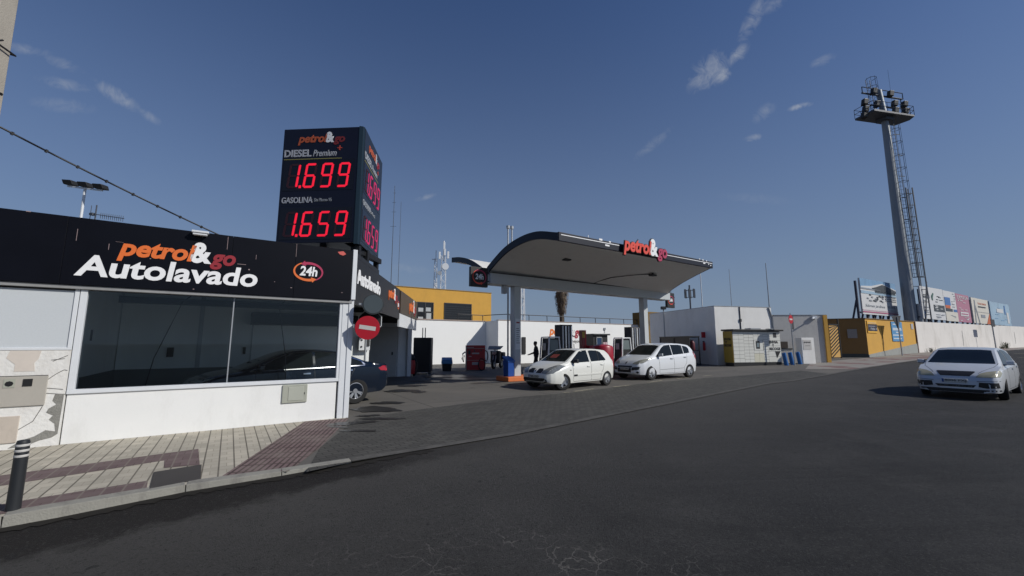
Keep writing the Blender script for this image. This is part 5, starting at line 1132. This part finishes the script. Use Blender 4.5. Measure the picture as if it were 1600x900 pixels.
# grey shaded wall with ochre edge, blue posts, block, sign
GW = thing('shaded_wall', 'pale grey wall between the parcel lockers and the ochre gate', 'wall', onhz(18.6, 29.2), math.radians(-4))  # white wall, its grey is shade painted into the colour
b = MB(); b.box(0, 3.35, 0, .3, 0, 3.35); b.build('wall', mat('shaded_white_render', (.50,.49,.47), .85, dirt=.3, bump=.4), GW)  # white render greyed down, shade painted into the base colour
b = MB(); b.box(3.35, 3.6, -.1, .35, 0, 3.35); b.build('end_pier', OCHRE, GW)
b = MB(); b.box(.1, .8, -.08, 0, 1.05, 1.5); b.build('recess', mat('brown_box', (.06,.045,.035), .7), GW)
b = MB(); b.box(.1, 1.2, -.05, 0, 1.0, 1.03); b.build('ledge', DARKM, GW)
b = MB(); b.box(0, 3.62, -.03, .33, 3.352, 3.39); b.build('coping', METG, GW)
b = MB(); b.tube([(2.7,-.12,3.15),(2.45,-.3,3.1)], .05, 8); b.box(2.6, 2.9, -.15, -.02, 3.1, 3.3); b.build('camera', METW, GW)
for k, (px, py) in enumerate(((1229,571),(1238.5,570),(1250.5,569))):
    x, y = gp(px, py)
    lab = ('leftmost leaning blue post beside the parcel lockers', 'middle leaning blue post beside the no entry sign pole', 'right blue post next to the white poster block')[k]
    b = MB(); b.tube([(0,0,0),(-.12,0,.78)], .125, 14); b.tube([(-.12,0,.78),(-.125,0,.80)], .11, 14); o = b.build('bollard', BLUEB, smooth=40); o.location = onhz(x, y); tag(o, lab, 'bollard', 'leaning blue bollards')
T = thing('poster_block', 'white upright block with a grey notice beside the blue bollards', 'block', onhz(19.55, 27.9), math.radians(8))
b = MB(); b.box(0, .95, 0, .5, 0, 1.75); b.build('block', WHITE2, T, .02)
b = MB(); b.box(.1, .72, -.015, 0, .95, 1.6); n_ = b.build('notice', SIGNGREY, T)
b = MB()
for k in range(9): b.box(.16+.06*k, .2+.06*k, -.02, -.015, 1.38+.02*(k % 3), 1.46+.03*(k % 2))
b.box(.25, .6, -.02, -.015, 1.2, 1.22); b.build('print', BLACK, n_)
x, y = gp(1242, 571)
T = thing('no_entry_sign', 'small no entry sign on a grey pole beside the parcel lockers', 'road sign', onhz(x, y), .55)
b = MB(); b.tube([(0,0,0),(0,0,3.35)], .035, 8); b.build('pole', METG, T, smooth=40)
b = MB(); b.disc((-.1, 2.95), .28, -.06, -.045, 24); p = b.build('plate', SIGNRED, T)
b = MB(); b.box(-.28, .08, -.066, -.06, 2.90, 3.0); b.build('white_bar', SIGNGREY, p)
b = MB(); b.box(.02, .28, -.03, .02, 2.3, 3.25); b.build('back_panel', CHARC, T)
# gate
T = thing('gate', 'ochre gate with black diagonal stripes beside the ochre guard building', 'gate', onhz(25.9, 33.6), math.radians(20))
b = MB(); b.box(0, 1.1, 0, .04, .1, 2.7); b.build('leaf', mat('gate_ochre', (.62,.36,.1), .7), T)
b = MB()
for k in range(12):
    z = .0+k*.27; P = [(0,z),(1.1,z+.75),(1.1,z+.86),(0,z+.11)]; P = [(a, min(c, 2.7)) for a, c in P]
    if P[0][1] < 2.6: b.prism(P, -.02, -.002, 'y')
b.build('stripe', BLACK, T)
b = MB(); b.box(-.05, 1.15, -.04, .06, 2.7, 2.8); b.box(1.1, 1.18, -.04, .06, 0, 3.2); b.build('frame', BLACK, T)
# ochre guard building at the road
GX, GY = 29.5, 34.3
GBd = thing('guard_building', 'low ochre building with grey plinth at the bend of the road', 'building', (GX, GY, .46), math.radians(29))
FL = 10.2
b = MB(); b.prism([(0,.0),(FL,.0),(FL,3.0),(-3.15,4.26)], -.3, 3.2)
for k in range(len(b.m)): pass
b.build('wall', OCHRE, GBd)
b = MB(); b.prism([(-.0,-.01),(-.03,-.01),(-3.24,4.28),(-3.2,4.3)], .3, 3.2); b.build('side_wall', mat('shaded_ochre_paint', (.24,.14,.045), .8), GBd, label='darker brown side wall')  # ochre wall turned from the sun, its shade put into the brown colour
b = MB(); b.prism([(-.02,-.3),(FL,-.3),(FL,1.15),(-.02,.24)], -.05, -.002, 'y'); b.build('plinth', PLINTH, GBd)
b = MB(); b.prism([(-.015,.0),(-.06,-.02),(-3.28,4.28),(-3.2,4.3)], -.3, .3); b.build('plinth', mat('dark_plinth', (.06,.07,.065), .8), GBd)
b = MB(); b.prism([(-.08,-.06),(FL+.03,-.06),(FL+.03,3.1),(-3.3,4.4)], 3.205, 3.27); b.build('coping', mat('ochre_brown_coping', (.2,.13,.06), .8), GBd)
b = MB(); b.box(FL-.02, FL+.12, -.08, .3, -.3, 3.25); b.build('downpipe', mat('brown_pipe', (.12,.06,.05), .6), GBd)
b = MB(); b.box(.2, 1.95, -.06, -.01, 2.05, 3.05); p = b.build('plaque', mat('plaque_yellow', (.75,.42,.05), .6), GBd)
b = MB(); b.box(.25, 1.95, -.075, -.06, 2.2, 2.78); q_ = b.build('plaque_board', mat('plaque_dark', (.03,.03,.05), .5), p)
text('l Pinillo', .65, 1.5, 2.28, 2.48, GREYL, p, 'lettering', -.075, .01, .02); b = MB(); b.box(.35, 1.6, -.08, -.075, 2.58, 2.62); b.box(.35, 1.8, -.068, -.06, 2.86, 2.90); b.build('print', GREYL, p)
b = MB(); b.prism([(1.68,2.42),(1.82,2.42),(1.75,2.32)], -.085, -.075, 'y'); b.build('arrow', LETW, p)
BLP = mat('blue_poster_panel', (.10,.28,.5), .5)
b = MB(); b.box(4.9, 7.2, -.05, -.01, 1.35, 3.1); p = b.build('poster', BLP, GBd)
b = MB()
for (x0, x1, z) in ((5.2,6.0,2.82),(5.1,6.9,2.45),(5.1,6.95,2.33),(5.7,6.3,2.1),(5.0,7.1,1.85),(5.1,6.8,1.55)): b.box(x0, x1, -.058, -.05, z, z+.1)
b.build('print', mat('pale_print', (.6,.65,.68), .5), p)
b = MB(); b.box(9.3, 9.8, -.04, -.01, 2.5, 3.0); b.build('poster', GREYL, GBd)
b = MB(); b.prism([(2.95,.5),(3.02,2.6),(3.08,1.2)], -.02, -.003, 'y'); b.build('stain', mat('rust_stain', (.1,.06,.03), .9), GBd)
t = MB(); t.box(0, .65, -.02, 0, 0, .75); o = t.build('notice', mat('grey_notice', (.3,.28,.25), .6), GBd); o.location = (-.85, .98, 1.6); o.rotation_euler = (0,0,math.atan2(-4.3,3.2))
# long white wall
LW = thing('long_white_wall', 'long weathered white wall along the road under the advertising boards', 'wall', (38.5, 39.2, 0), math.atan2(21, 36.4))
def lwz(t): x, y = 38.5+t*.866, 39.2+t*.4997; return hz(x, y)
b = MB(); ts = [0,8,16,24,34,44,60,90]
for a, c in zip(ts, ts[1:]):
    za, zc = lwz(a), lwz(c)
    b.add([(a,0,za-.3),(c,0,zc-.3),(c,.3,zc-.3),(a,.3,za-.3),(a,0,za+2.95),(c,0,zc+2.95),(c,.3,zc+2.95),(a,.3,za+2.95)],[(0,3,2,1),(4,5,6,7),(0,1,5,4),(1,2,6,5),(2,3,7,6),(3,0,4,7)])
b.build('wall', mat('weathered_white', (.70,.67,.63), .9, dirt=.7, dirtcol=(.42,.39,.35), scale=.55, bump=.5, bscale=6), LW)
b = MB()
for a in (13.4, 36): b.prism([(a,lwz(a)+.5),(a+.15,lwz(a)+2.2),(a+.2,lwz(a)+1.3)], -.02, -.001, 'y')
b.build('stain', PLINTH, LW)
# weeds at the foot of the wall
random.seed(9)
for (t0, n_, h_, lab) in ((29, 60, .9, 'dry bush at the foot of the long white wall on the far right'), (2.2, 25, .5, 'small dry weed at the left end of the long white wall'), (27, 30, .35, 'low dry weed in front of the long white wall')):
    b = MB()
    for k in range(n_):
        x = t0+random.gauss(0, .4*h_+.1); y = -.25+random.uniform(-.2, .1); a = random.uniform(0, 6.28); le = h_*random.uniform(.5, 1)
        p = Vector((x, y, lwz(t0)-.02)); tip = p+Vector((math.cos(a)*le*.4, math.sin(a)*le*.3, le)); m_ = (p+tip)/2+Vector((random.uniform(-.05,.05), 0, 0))
        b.tube([p, m_, tip], .012, 4, .004)
        for j in range(5):
            c = p+(tip-p)*random.uniform(.3, 1); d = Vector((random.uniform(-1,1), random.uniform(-1,1), random.uniform(-.3,1))).normalized()*.07; e = d.cross(Vector((0,0,1))).normalized()*.03
            b.add([c-e, c+d, c+e], [(0,1,2)])
    o = b.build('bush', mat('dry_leaf', (.09,.09,.05), .9)); o.location = (38.5, 39.2, 0); o.rotation_euler = (0,0,math.atan2(21,36.4)); tag(o, lab, 'bush')
# triangle sign from behind, square sign from behind
x, y = 33.2, 35.3
T = thing('yield_sign', 'triangular sign seen from behind in front of the ochre guard building', 'road sign', onhz(x, y), math.radians(25))
b = MB(); b.tube([(0,0,0),(-.05,0,3.3)], .045, 8); b.build('pole', METG, T, smooth=40)
b = MB(); b.prism([(-.85,3.35),(.75,3.45),(.02,2.25)], .05, .07, 'y'); b.build('plate', CHARC, T, .01)
T = thing('parking_sign', 'square sign seen from behind on a pole at the long white wall', 'road sign', onhz(56.0, 47.9), math.radians(30))
b = MB(); b.tube([(0,0,0),(-.1,0,3.3)], .06, 8); b.build('pole', METG, T, smooth=40)
b = MB(); b.box(-.75, .75, -.08, -.04, 2.65, 3.5); b.build('plate', CHARC, T, .02)
# ------------------------------------------------------------------ advertising boards
AD = math.atan2(.4997, .866)
def board(x, y, w_, zb, zt_l, zt_r, lab, base, marks, legs, tilt=0):
    T = thing('advertising_board', lab, 'billboard', (x, y, 0), AD, 'advertising boards above the long wall')
    b = MB(); b.add([(0,0,zb),(w_,0,zb-.0),(w_,.15,zb),(0,.15,zb),(0,0,zt_l),(w_,0,zt_r),(w_,.15,zt_r),(0,.15,zt_l)],[(0,3,2,1),(4,5,6,7),(0,1,5,4),(1,2,6,5),(2,3,7,6),(3,0,4,7)]); p = b.build('panel', base, T)
    groups = {}
    for mk in marks:
        if mk[0] == 't': text(mk[1], mk[2]*w_, mk[3]*w_, zb+mk[4]*(zt_l-zb), zb+mk[5]*(zt_l-zb), mk[6], p, 'lettering', -.002, .02, 0, mk[7] if len(mk) > 7 else 0)
        else: groups.setdefault(mk[1].name, [mk[1], []])[1].append(mk)
    for i_, (m_, lst) in enumerate(groups.values()):
        b = MB()
        for mk in lst: b.prism([(a*w_, zb+c*(zt_l-zb)) for a, c in mk[2]], -.02-.012*(mk[3] if len(mk) > 3 else 0), -.001-.012*(mk[3] if len(mk) > 3 else 0), 'y')
        b.build('print', m_, p)
    b = MB()
    for t in legs: b.bar((t*w_, .3, .5), (t*w_, .3, zt_l-.3), .18); b.bar((t*w_, 1.7, .5), (t*w_, .35, zb+1.5), .14)
    b.bar((-.2,.3,zb+.2),(w_+.2,.3,zb+.2), .14); b.bar((-.2,.3,zb-1.1),(w_+.2,.3,zb-1.1), .12); b.build('frame', mat('dark_blue_steel', (.03,.035,.06), .6), T)
    return T
def R_(a, c, d, e): return [(a,c),(d,c),(d,e),(a,e)]
SKYP = mat('print_sky', (.16,.30,.47), .6, var=.6, scale=.5); DKP = mat('print_dark', (.04,.05,.06), .6); WHP = mat('print_white', (.60,.60,.60), .55); PNK = mat('print_pink', (.38,.10,.18), .6); GRP = mat('print_grey', (.24,.26,.29), .6)
BLU = mat('print_blue', (.05,.15,.38), .6); ORP = mat('print_orange', (.5,.12,.04), .6); CRM = mat('print_cream', (.60,.57,.50), .6); LBL = mat('print_light_blue', (.30,.42,.52), .55, var=.5, scale=.4)
random.seed(4)
mk = [('p', SKYP, R_(0,.72,1,1)), ('p', WHP, [(.02,.78),(.3,.82),(.6,.93),(1,.8),(1,.74),(0,.74)], 1), ('p', DKP, [(.3,.76),(.45,.82),(.6,.9),(.75,.86),(1,.76),(1,.70),(.3,.74)], 2), ('p', GRP, R_(0,.70,1,.73), 1), ('p', LBL, R_(0,.58,1,.66), 1)]
for k in range(14): mk.append(('p', DKP, R_(.38+k*.043,.63,.40+k*.043+.01,.72), 2))
for k in range(22):
    a, c = random.uniform(.1,.6), random.uniform(.36,.56); mk.append(('p', DKP if k % 2 else GRP, [(a,c),(a+.05,c-.01),(a+.045,c+.03),(a+.01,c+.035)], 2))
for r_ in range(3):
    for k in range(8): mk.append(('p', GRP, R_(.66+k*.04,.42+r_*.06,.685+k*.04,.45+r_*.06), 2))
mk += [('p', PNK, R_(0,.05,1,.085), 1), ('p', mat('print_pale_pink', (.55,.42,.46), .6), R_(0,.11,1,.13), 1), ('t', 'Salones jardines', .08,.62,.19,.29, GRP, .3), ('t', '952 38 25', .70,.92,.22,.29, GRP), ('p', GRP, R_(.70,.155,.94,.165), 1)]
board(36.9, 43.0, 9.3, 4.7, 8.55, 8.25, 'big leaning advertising board with sky and dining tables photo left of the mast', WHP, mk, (-.03,.2,.36,.55,.78,.95))
# board two and neighbours: positions along the wall direction
def bx(t): return 45.4+t*.866, 45.2+t*.4997
def bars(n_, x0, x1, z0, z1, m_, lv=1):
    r = []
    for k in range(n_):
        a, c = random.uniform(x0, x1-.1), random.uniform(z0, z1); r.append(('p', m_, R_(a, c, min(x1, a+random.uniform(.08,.2)), c+.02), lv))
    return r
m2 = [('p', DKP, R_(.5,.26,.98,.47), 1), ('p', mat('print_green', (.03,.10,.08), .6), [(.45,.62),(.5,.6),(.5,.7),(.56,.82),(.52,.84),(.44,.74)], 1), ('p', BLU, R_(.05,.05,.1,.22), 1), ('p', GRP, [(.28,.62),(.38,.66),(.34,.8),(.22,.72)], 1)]+bars(7,.03,.3,.1,.55,GRP)+bars(6,.55,.95,.04,.2,GRP)+bars(5,.6,.95,.55,.75,DKP)+bars(5,.52,.95,.3,.43,WHP,2)+bars(3,.04,.2,.62,.9,DKP)
x, y = bx(0); board(x, y, 7.3, 4.35, 8.0, 8.05, 'white advertising board with small adverts right of the mast', WHP, m2, (.08,.35,.65,.95))
m3 = [('p', BLU, R_(.05,.52,.5,.78), 1), ('p', ORP, R_(.05,.42,.45,.52), 1), ('p', DKP, R_(.05,.32,.6,.41), 1), ('p', BLU, R_(.7,.32,.98,.40), 1), ('p', CRM, R_(.0,.0,1,.3), 1)]+bars(8,.6,.98,.45,.92,GRP)+bars(4,.3,.8,.08,.2,GRP,2)
x, y = bx(7.4); board(x, y, 4.4, 4.3, 8.0, 7.95, 'advertising board with blue and orange squares, second to the right of the mast', WHP, m3, (.3,.8))
PNB = mat('board_pink', (.40,.17,.24), .6)
m4 = [('t', 'EXMASA', .1,.9,.82,.94, WHP), ('p', WHP, R_(.2,.22,.8,.36), 1), ('p', PNK, R_(.25,.27,.75,.31), 2)]+bars(8,.1,.9,.42,.78,WHP)+bars(6,.1,.9,.04,.18,WHP)
x, y = bx(11.9); board(x, y, 5.3, 4.3, 7.9, 7.85, 'pink advertising board with white print in the row above the wall', PNB, m4, (.1,.9))
m5 = [('p', ORP, [(.75,0),(1,0),(1,.45)], 1), ('p', GRP, R_(.45,.24,.7,.36), 1), ('t', 'tucasa', .35,.85,.76,.84, ORP), ('p', DKP, R_(.35,.64,.8,.69), 1), ('p', GRP, [(.08,0),(.12,.0),(.2,.9),(.15,.92)], 1), ('p', GRP, [(.3,0),(.35,0),(.2,.7),(.17,.65)], 1), ('p', GRP, R_(.1,.45,.98,.46), 1)]
x, y = bx(18.2); board(x, y, 7.6, 4.3, 7.75, 7.7, 'cream advertising board with an orange corner in the row above the wall', CRM, m5, (.05,.5,.97))
m6 = [('p', WHP, R_(.3,.55,.62,.72), 1), ('p', WHP, R_(.8,.1,.9,.6), 1), ('p', BLU, R_(.7,.5,.75,.9), 1)]+bars(6,.1,.9,.2,.9,SKYP)
x, y = bx(26.6); board(x, y, 10.5, 4.3, 7.65, 7.6, 'pale blue advertising board at the far right end of the row', LBL, m6, (.05,.5,.95))

# ------------------------------------------------------------------ floodlight mast
T = thing('floodlight_mast', 'tall grey floodlight mast with ladder and platform behind the boards', 'floodlight mast', (44.75, 46.0, 0), 0)
ST = mat('mast_steel', (.27,.295,.32), .55, metal=.3, dirt=.3); STL = mat('mast_frame_steel', (.07,.08,.10), .6)
b = MB(); b.lathe([(.60,0),(.55,8),(.45,18),(.34,28.4)], 16); b.build('pole', ST, T, smooth=20)
b = MB(); b.tube([(.62,-.45,0),(.62,-.45,6)], .24, 10); b.build('cable_duct', METG, T, smooth=40)
def ladder(x0, y0, z0, z1, r, step, nm, zx=0):
    b = MB(); n_ = int((z1-z0)/step)
    X = lambda z: x0+zx*(z-z0)
    for s in (-.25, .25): b.tube([(X(z0)+s, y0, z0), (X(z1)+s, y0, z1)], .035, 5)
    for k in range(int((z1-z0)/.45)): z = z0+.45*k; b.tube([(X(z)-.25,y0,z),(X(z)+.25,y0,z)], .02, 4)
    for k in range(n_+1):
        z = z0+k*step; pts = [(X(z)+r*math.sin(t), y0-r*.9+r*math.cos(t)*-1+.0, z) for t in np.linspace(-2.2, 2.2, 9)]; b.tube(pts, .03, 4)
    for t in (-1.6,-.8,0,.8,1.6): b.tube([(X(z0)+r*math.sin(t), y0-r*.9-r*math.cos(t), z0), (X(z1)+r*math.sin(t), y0-r*.9-r*math.cos(t), z1)], .02, 4)
    b.build(nm, STL, T)
ladder(.8, -.3, 9, 28, .42, 1.6, 'ladder', -.02)
b = MB()
for s in (.95, 1.7):
    b.bar((s,-.6,3.2), (s-.15,-.6,19.5), .09)
for k in range(12): b.bar((.95-.01*k,-.6,3.4+1.4*k), (1.7-.01*k,-.6,3.4+1.4*k), .07)
b.bar((.95,-.6,3.4),(1.7,-.6,8.5), .08)
b.bar((1.5,-.2,3.2),(1.4,-.2,19.5), .05)
b.build('ladder_frame', STL, T)
b = MB()
for k in range(8): b.bar((.5,-.3,8+2.6*k), (1.2,-.3,8+2.6*k), .06)
b.build('strut', STL, T)
PF = math.radians(12)
b = MB(); b.prism([(-3.0,-1.1),(3.0,-1.1),(3.4,-.3),(3.0,1.1),(-3.0,1.1)], 28.4, 28.62); b.box(-.6,.6,-.6,.6,28.0,28.4); b.rot(PF); b.build('platform', STL, T)
b = MB()
for x in (-3,-2,-1,0,1,2,3): b.tube([(x,-1.1,28.6),(x,-1.1,29.7)], .03, 4); b.tube([(x,1.1,28.6),(x,1.1,29.7)], .03, 4)
for z in (29.15, 29.7):
    b.tube([(-3,-1.1,z),(3,-1.1,z),(3.4,-.3,z),(3,1.1,z),(-3,1.1,z),(-3,-1.1,z)], .035, 4)
b.bar((2.4,-1.1,28.6),(3.2,-.6,29.8),.06)
b.rot(PF); b.build('guard_rail', STL, T)
b = MB(); b.tube([(0,0,28.6),(-.3,0,32.0)], .33, 12, .3); b.build('upper_pole', ST, T, smooth=30)
b = MB(); b.tube([(-3.0,0,31.3),(3.1,0,31.3)], .1, 6); b.tube([(-2.9,0,32.1),(3.3,0,32.1),(3.3,0,31.3)], .05, 5); b.tube([(-2.9,0,32.1),(-2.9,0,31.3)], .05, 5); b.tube([(2.9,0,31.3),(2.9,0,28.6)], .05, 5); b.tube([(-2.5,0,29.9),(1.8,0,29.9)], .08, 6); b.rot(PF); b.build('crossbar', STL, T)
ladder(-1.4, -.2, 28.7, 33.2, .5, 1.1, 'upper_ladder', -.06)
b = MB(); b.tube([(1.5,0,30),(1.5,0,35)], .012, 4); b.rot(PF); b.build('antenna', STL, T)
def lamp(x, z, y=-.5):
    b = MB(); b.add([(x-.3,y,z-.28),(x+.3,y,z-.28),(x+.3,y+.45,z-.4),(x-.3,y+.45,z-.4),(x-.32,y-.1,z+.3),(x+.32,y-.1,z+.3),(x+.3,y+.3,z+.3),(x-.3,y+.3,z+.3)],[(0,3,2,1),(4,5,6,7),(0,1,5,4),(1,2,6,5),(2,3,7,6),(3,0,4,7)]); b.bar((x,0,z),(x,y+.3,z),.06); b.rot(PF); b.build('floodlight', BLACK, T, .03)
for (x, z) in ((.9,31.5),(1.35,30.3),(1.35,29.4),(2.9,30.4),(2.9,29.5),(-1.6,31.5),(-1.4,29.9),(-3.2,29.9),(-3.2,29.0),(-3.5,28.2)): lamp(x, z)

# ------------------------------------------------------------------ far masts, aerials, palm
def thin_mast(px_x, y, z, r, lab, m_=METG, name='antenna_pole', extra=None):
    T = thing(name, lab, 'mast', (px_x, y, 0), 0); b = MB(); b.tube([(0,0,0),(0,0,z)], r, 6, r*.5); b.build('pole', m_, T, smooth=40)
    if extra: extra(T)
    return T
thin_mast(27.96, 60, 13.6, .10, 'thin pale flagpole behind the white building, left one', METW)
thin_mast(32.28, 60, 12.6, .06, 'thin dark pole rising behind the middle of the white building', METG)
thin_mast(37.8, 60, 13.5, .10, 'thin dark pole behind the right corner of the white building', METG)
def guyed(T):
    b = MB()
    for (z, l_) in ((25,1.2),(28,.9),(30,.7),(32,.5)): b.tube([(-l_/2,0,z),(l_/2,0,z)], .03, 4)
    b.build('element', STL, T)
thin_mast(-23.9, 80, 33.5, .09, 'tall thin radio aerial behind the price sign, left and taller of the two', STL, extra=guyed)
thin_mast(-25.3, 90, 33.7, .07, 'tall thin radio aerial right of the price sign, the fainter of the two', STL)
def lattice(name, lab, x, y, w_, z1, heads):
    T = thing(name, lab, 'telecom mast', (x, y, 0), .3); b = MB()
    for sx in (-1, 1):
        for sy in (-1, 1): b.bar((sx*w_,sy*w_,0),(sx*w_*.6,sy*w_*.6,z1), .14)
    n_ = int(z1/1.6)
    for k in range(n_):
        z, zz = k*1.6, (k+1)*1.6; a = w_*(1-.4*z/z1); s = 1 if k % 2 else -1
        for sy in (-1, 1): b.bar((-a*s,sy*a,z),(a*s,sy*a,zz), .08)
        for sx in (-1, 1): b.bar((sx*a,-a*s,z),(sx*a,a*s,zz), .08)
    b.build('lattice', METW, T); heads(T)
def heads1(T):
    b = MB(); b.tube([(0,0,26),(0,0,32.2)], .2, 8); b.build('pole', METW, T)
    for (x, z, h_) in ((-1.3,27.5,2.2),(1.2,27.8,2.2),(0,30.5,2.4),(.2,28.6,2)):
        b = MB(); b.box(x-.28, x+.28, -.9, -.6, z-h_/2, z+h_/2); b.bar((x,-.7,z),(0,0,z), .1); b.build('panel_antenna', METW, T, .03)
    b = MB(); b.tube([(.4,-1.2,24.2),(.4,-.8,24.2)], 1.0, 20); b.build('dish', METW, T)
    b = MB(); b.tube([(-1.2,-1,22.2),(-1.2,-.6,22.2)], .6, 16); b.build('dish', METG, T)
lattice('telecom_mast', 'white lattice telecom mast with panel antennas behind the ochre building', -20.4, 120, .95, 27.5, heads1)
def heads2(T):
    b = MB(); b.tube([(0,0,26),(0,0,29.5)], .12, 6); b.box(-1.2, .2, -.2, .0, 26.6, 26.8); b.box(-.5, .5, -.9, -.6, 17, 19.4); b.build('panel_antenna', METW, T)
lattice('telecom_mast', 'slimmer lattice mast just left of the telecom mast with panel antennas', -22.9, 121, .55, 27, heads2)
T = thing('telecom_pole', 'dark telecom pole with crown of antennas above the white building roof', 'telecom mast', (30.6, 70, 0), 0)
b = MB(); b.tube([(0,0,0),(0,0,11.6)], .14, 8); b.build('pole', STL, T)
for k in range(6):
    a = k*math.pi/3; x, y = .8*math.cos(a), .8*math.sin(a); b = MB(); b.box(x-.12, x+.12, y-.1, y+.1, 9.4, 10.9); b.bar((x,y,9.5),(0,0,9.5),.06); b.bar((x,y,10.7),(0,0,10.7),.06); b.build('panel_antenna', STL, T)
T = thing('palm_tree', 'bare headed palm with a shaggy skirt of dead fronds seen under the canopy', 'palm tree', (5.46, 45, 0), 0)
random.seed(2)
b = MB(); b.lathe([(.30,0),(.24,1),(.22,3),(.24,4.6),(.30,5.3),(.34,5.5)], 14); b.build('trunk', mat('palm_trunk', (.11,.085,.06), .95, var=.6, scale=8, bump=1, bscale=12), T, smooth=30)
b = MB()
for k in range(420):
    a = random.uniform(0, 6.28); z = random.uniform(5.0, 7.3); r0 = .25+.35*(z-5)/2.3; r1 = r0+random.uniform(.05,.3); dz = random.uniform(-.9,-.4)
    p = Vector((r0*math.cos(a), r0*math.sin(a), z)); q = Vector((r1*math.cos(a+.2), r1*math.sin(a+.2), z+dz*.6)); m_ = (p+q)/2+Vector((math.cos(a)*.12, math.sin(a)*.12, .1)); t = Vector((-math.sin(a), math.cos(a), 0))*random.uniform(.02,.06)
    b.add([p-t, p+t, m_+t, m_-t, q], [(0,1,2,3),(3,2,4)])
b.lathe([(.2,4.9),(.38,5.6),(.55,6.6),(.62,7.2),(.4,7.4)], 14); b.build('crown', mat('dead_frond', (.16,.12,.085), .95, var=.5, scale=10), T)
# grey lattice pole behind the canopy column
lattice('lighting_tower', 'faint lattice pole just right of the left canopy column', 1.9, 75, .42, 14.5, lambda T: None)

# small floodlight pole and TV aerial on the car wash roof
T = thing('roof_floodlights', 'pole with three dark floodlights on a crossbar behind the car wash roof', 'floodlight', (-13.05, 12.0, 0), math.radians(-8))
b = MB(); b.tube([(0,0,3),(0,0,6.3)], .035, 8); b.bar((-.62,-.02,6.40),(.66,-.02,6.19), .04); b.build('pole', METW, T, smooth=40)
for k, x in enumerate((-.52, .04, .6)):
    z = 6.50-(x+.52)*.17
    b = MB(); b.add([(x-.18,-.1,z-.05),(x+.16,-.1,z-.09),(x+.16,.1,z-.09),(x-.18,.1,z-.05),(x-.18,-.16,z+.08),(x+.16,-.16,z+.04),(x+.16,.05,z+.04),(x-.18,.05,z+.08)],[(0,3,2,1),(4,5,6,7),(0,1,5,4),(1,2,6,5),(2,3,7,6),(3,0,4,7)]); b.build('floodlight', BLACK, T, .02)
T = thing('tv_aerial', 'small television aerial with a comb of rods peeking over the black fascia', 'aerial', (-12.75, 12.2, 0), math.radians(-10))
b = MB(); b.tube([(-.1,0,3),(-.1,0,5.85)], .02, 6); b.tube([(-.35,0,5.60),(1.0,0,5.36)], .012, 5)
for k in range(12): x = .1+k*.078; z = 5.52-(x)*.17; b.tube([(x,0,z-.09),(x,0,z+.09)], .008, 4)
b.tube([(-.3,0,5.35),(-.3,0,5.85)], .01, 4); b.box(-.28,-.16,-.05,.05,5.53,5.6); b.build('rods', STL, T)
# concrete pole top left, cable
T = thing('concrete_pole', 'tapered concrete utility pole with drilled holes at the left edge', 'utility pole', (-6.52, 4.62, 0), .25)
b = MB(); b.add([(-.21,-.15,0),(.21,-.15,0),(.21,.15,0),(-.21,.15,0),(-.14,-.1,7.5),(.14,-.1,7.5),(.14,.1,7.5),(-.14,.1,7.5)],[(0,3,2,1),(4,5,6,7),(0,1,5,4),(1,2,6,5),(2,3,7,6),(3,0,4,7)]); b.build('pole', CONCP, T, .01)
b = MB()
for k in range(44):
    z = 3.9+.075*k; yy = -.15+.05*z/7.5
    b.disc((0.02, z), .011, yy-.001, yy+.01, 8)
b.build('hole', BLACK, T)
b = MB(); b.tube([(-.18,-.13,5.35),(.19,-.15,5.25),(.2,.13,5.25),(-.18,.13,5.35),(-.18,-.13,5.35)], .012, 6); b.tube([(.05,-.14,5.42),(.2,-.2,5.2),(.24,-.1,5.3)], .012, 6)
b.bar((.16,-.05,4.65),(.28,-.05,4.62), .03); b.bar((.17,-.05,4.2),(.26,-.05,4.18), .04); b.build('strap', BLACK, T)
b = MB(); A = Vector((-8.3, 5.9, 5.12)); B = Vector((-5.9, 9.9, 3.68)); pts = []
for k in range(25):
    t = k/24; p = A.lerp(B, t); p.z -= .28*t*(1-t)*1.0; pts.append(p)
A0 = Vector((-9.9, 3.3, 6.25)); b.tube([A0, A]+pts[1:], .015, 6)
for k in range(2, 24, 2): b.tube([pts[k]-Vector((0,0,.03)), pts[k]+Vector((.01,.01,.02))], .02, 5)
o = b.build('overhead_cable', BLACK, smooth=60); tag(o, 'thick black cable running down from the left to the car wash roof', 'cable')
# bollard
x, y = gp(20, 798)
T = thing('bollard', 'black bollard with three pale rings on the pavement at the left edge', 'bollard', (x, y, 0), 0)
b = MB(); b.lathe([(.052,0),(.05,.5),(.049,.63),(.043,.655),(.015,.66)], 20); b.build('post', mat('bollard_black', (.02,.022,.025), .5, dirt=.2), T, smooth=40)
for z in (.50,.55,.60):
    b = MB(); b.lathe([(.0505,z),(.0515,z+.003),(.0515,z+.019),(.0505,z+.022)], 20); b.build('ring', SIGNGREY, T, smooth=40)
# hanging cable lamp post at white building corner
T = thing('corner_lamp_post', 'slim grey post with small dark lamp at the left edge of the white building', 'lamp post', (12.3, 33.2, 0), 0)
b = MB(); b.tube([(0,0,0),(0,0,4.35)], .05, 8); b.build('pole', METG, T); b = MB(); b.box(-.2,.2,-.15,.15,4.35,4.6); b.build('lamp', DARKM, T, .05)
bpy.context.view_layer.update()
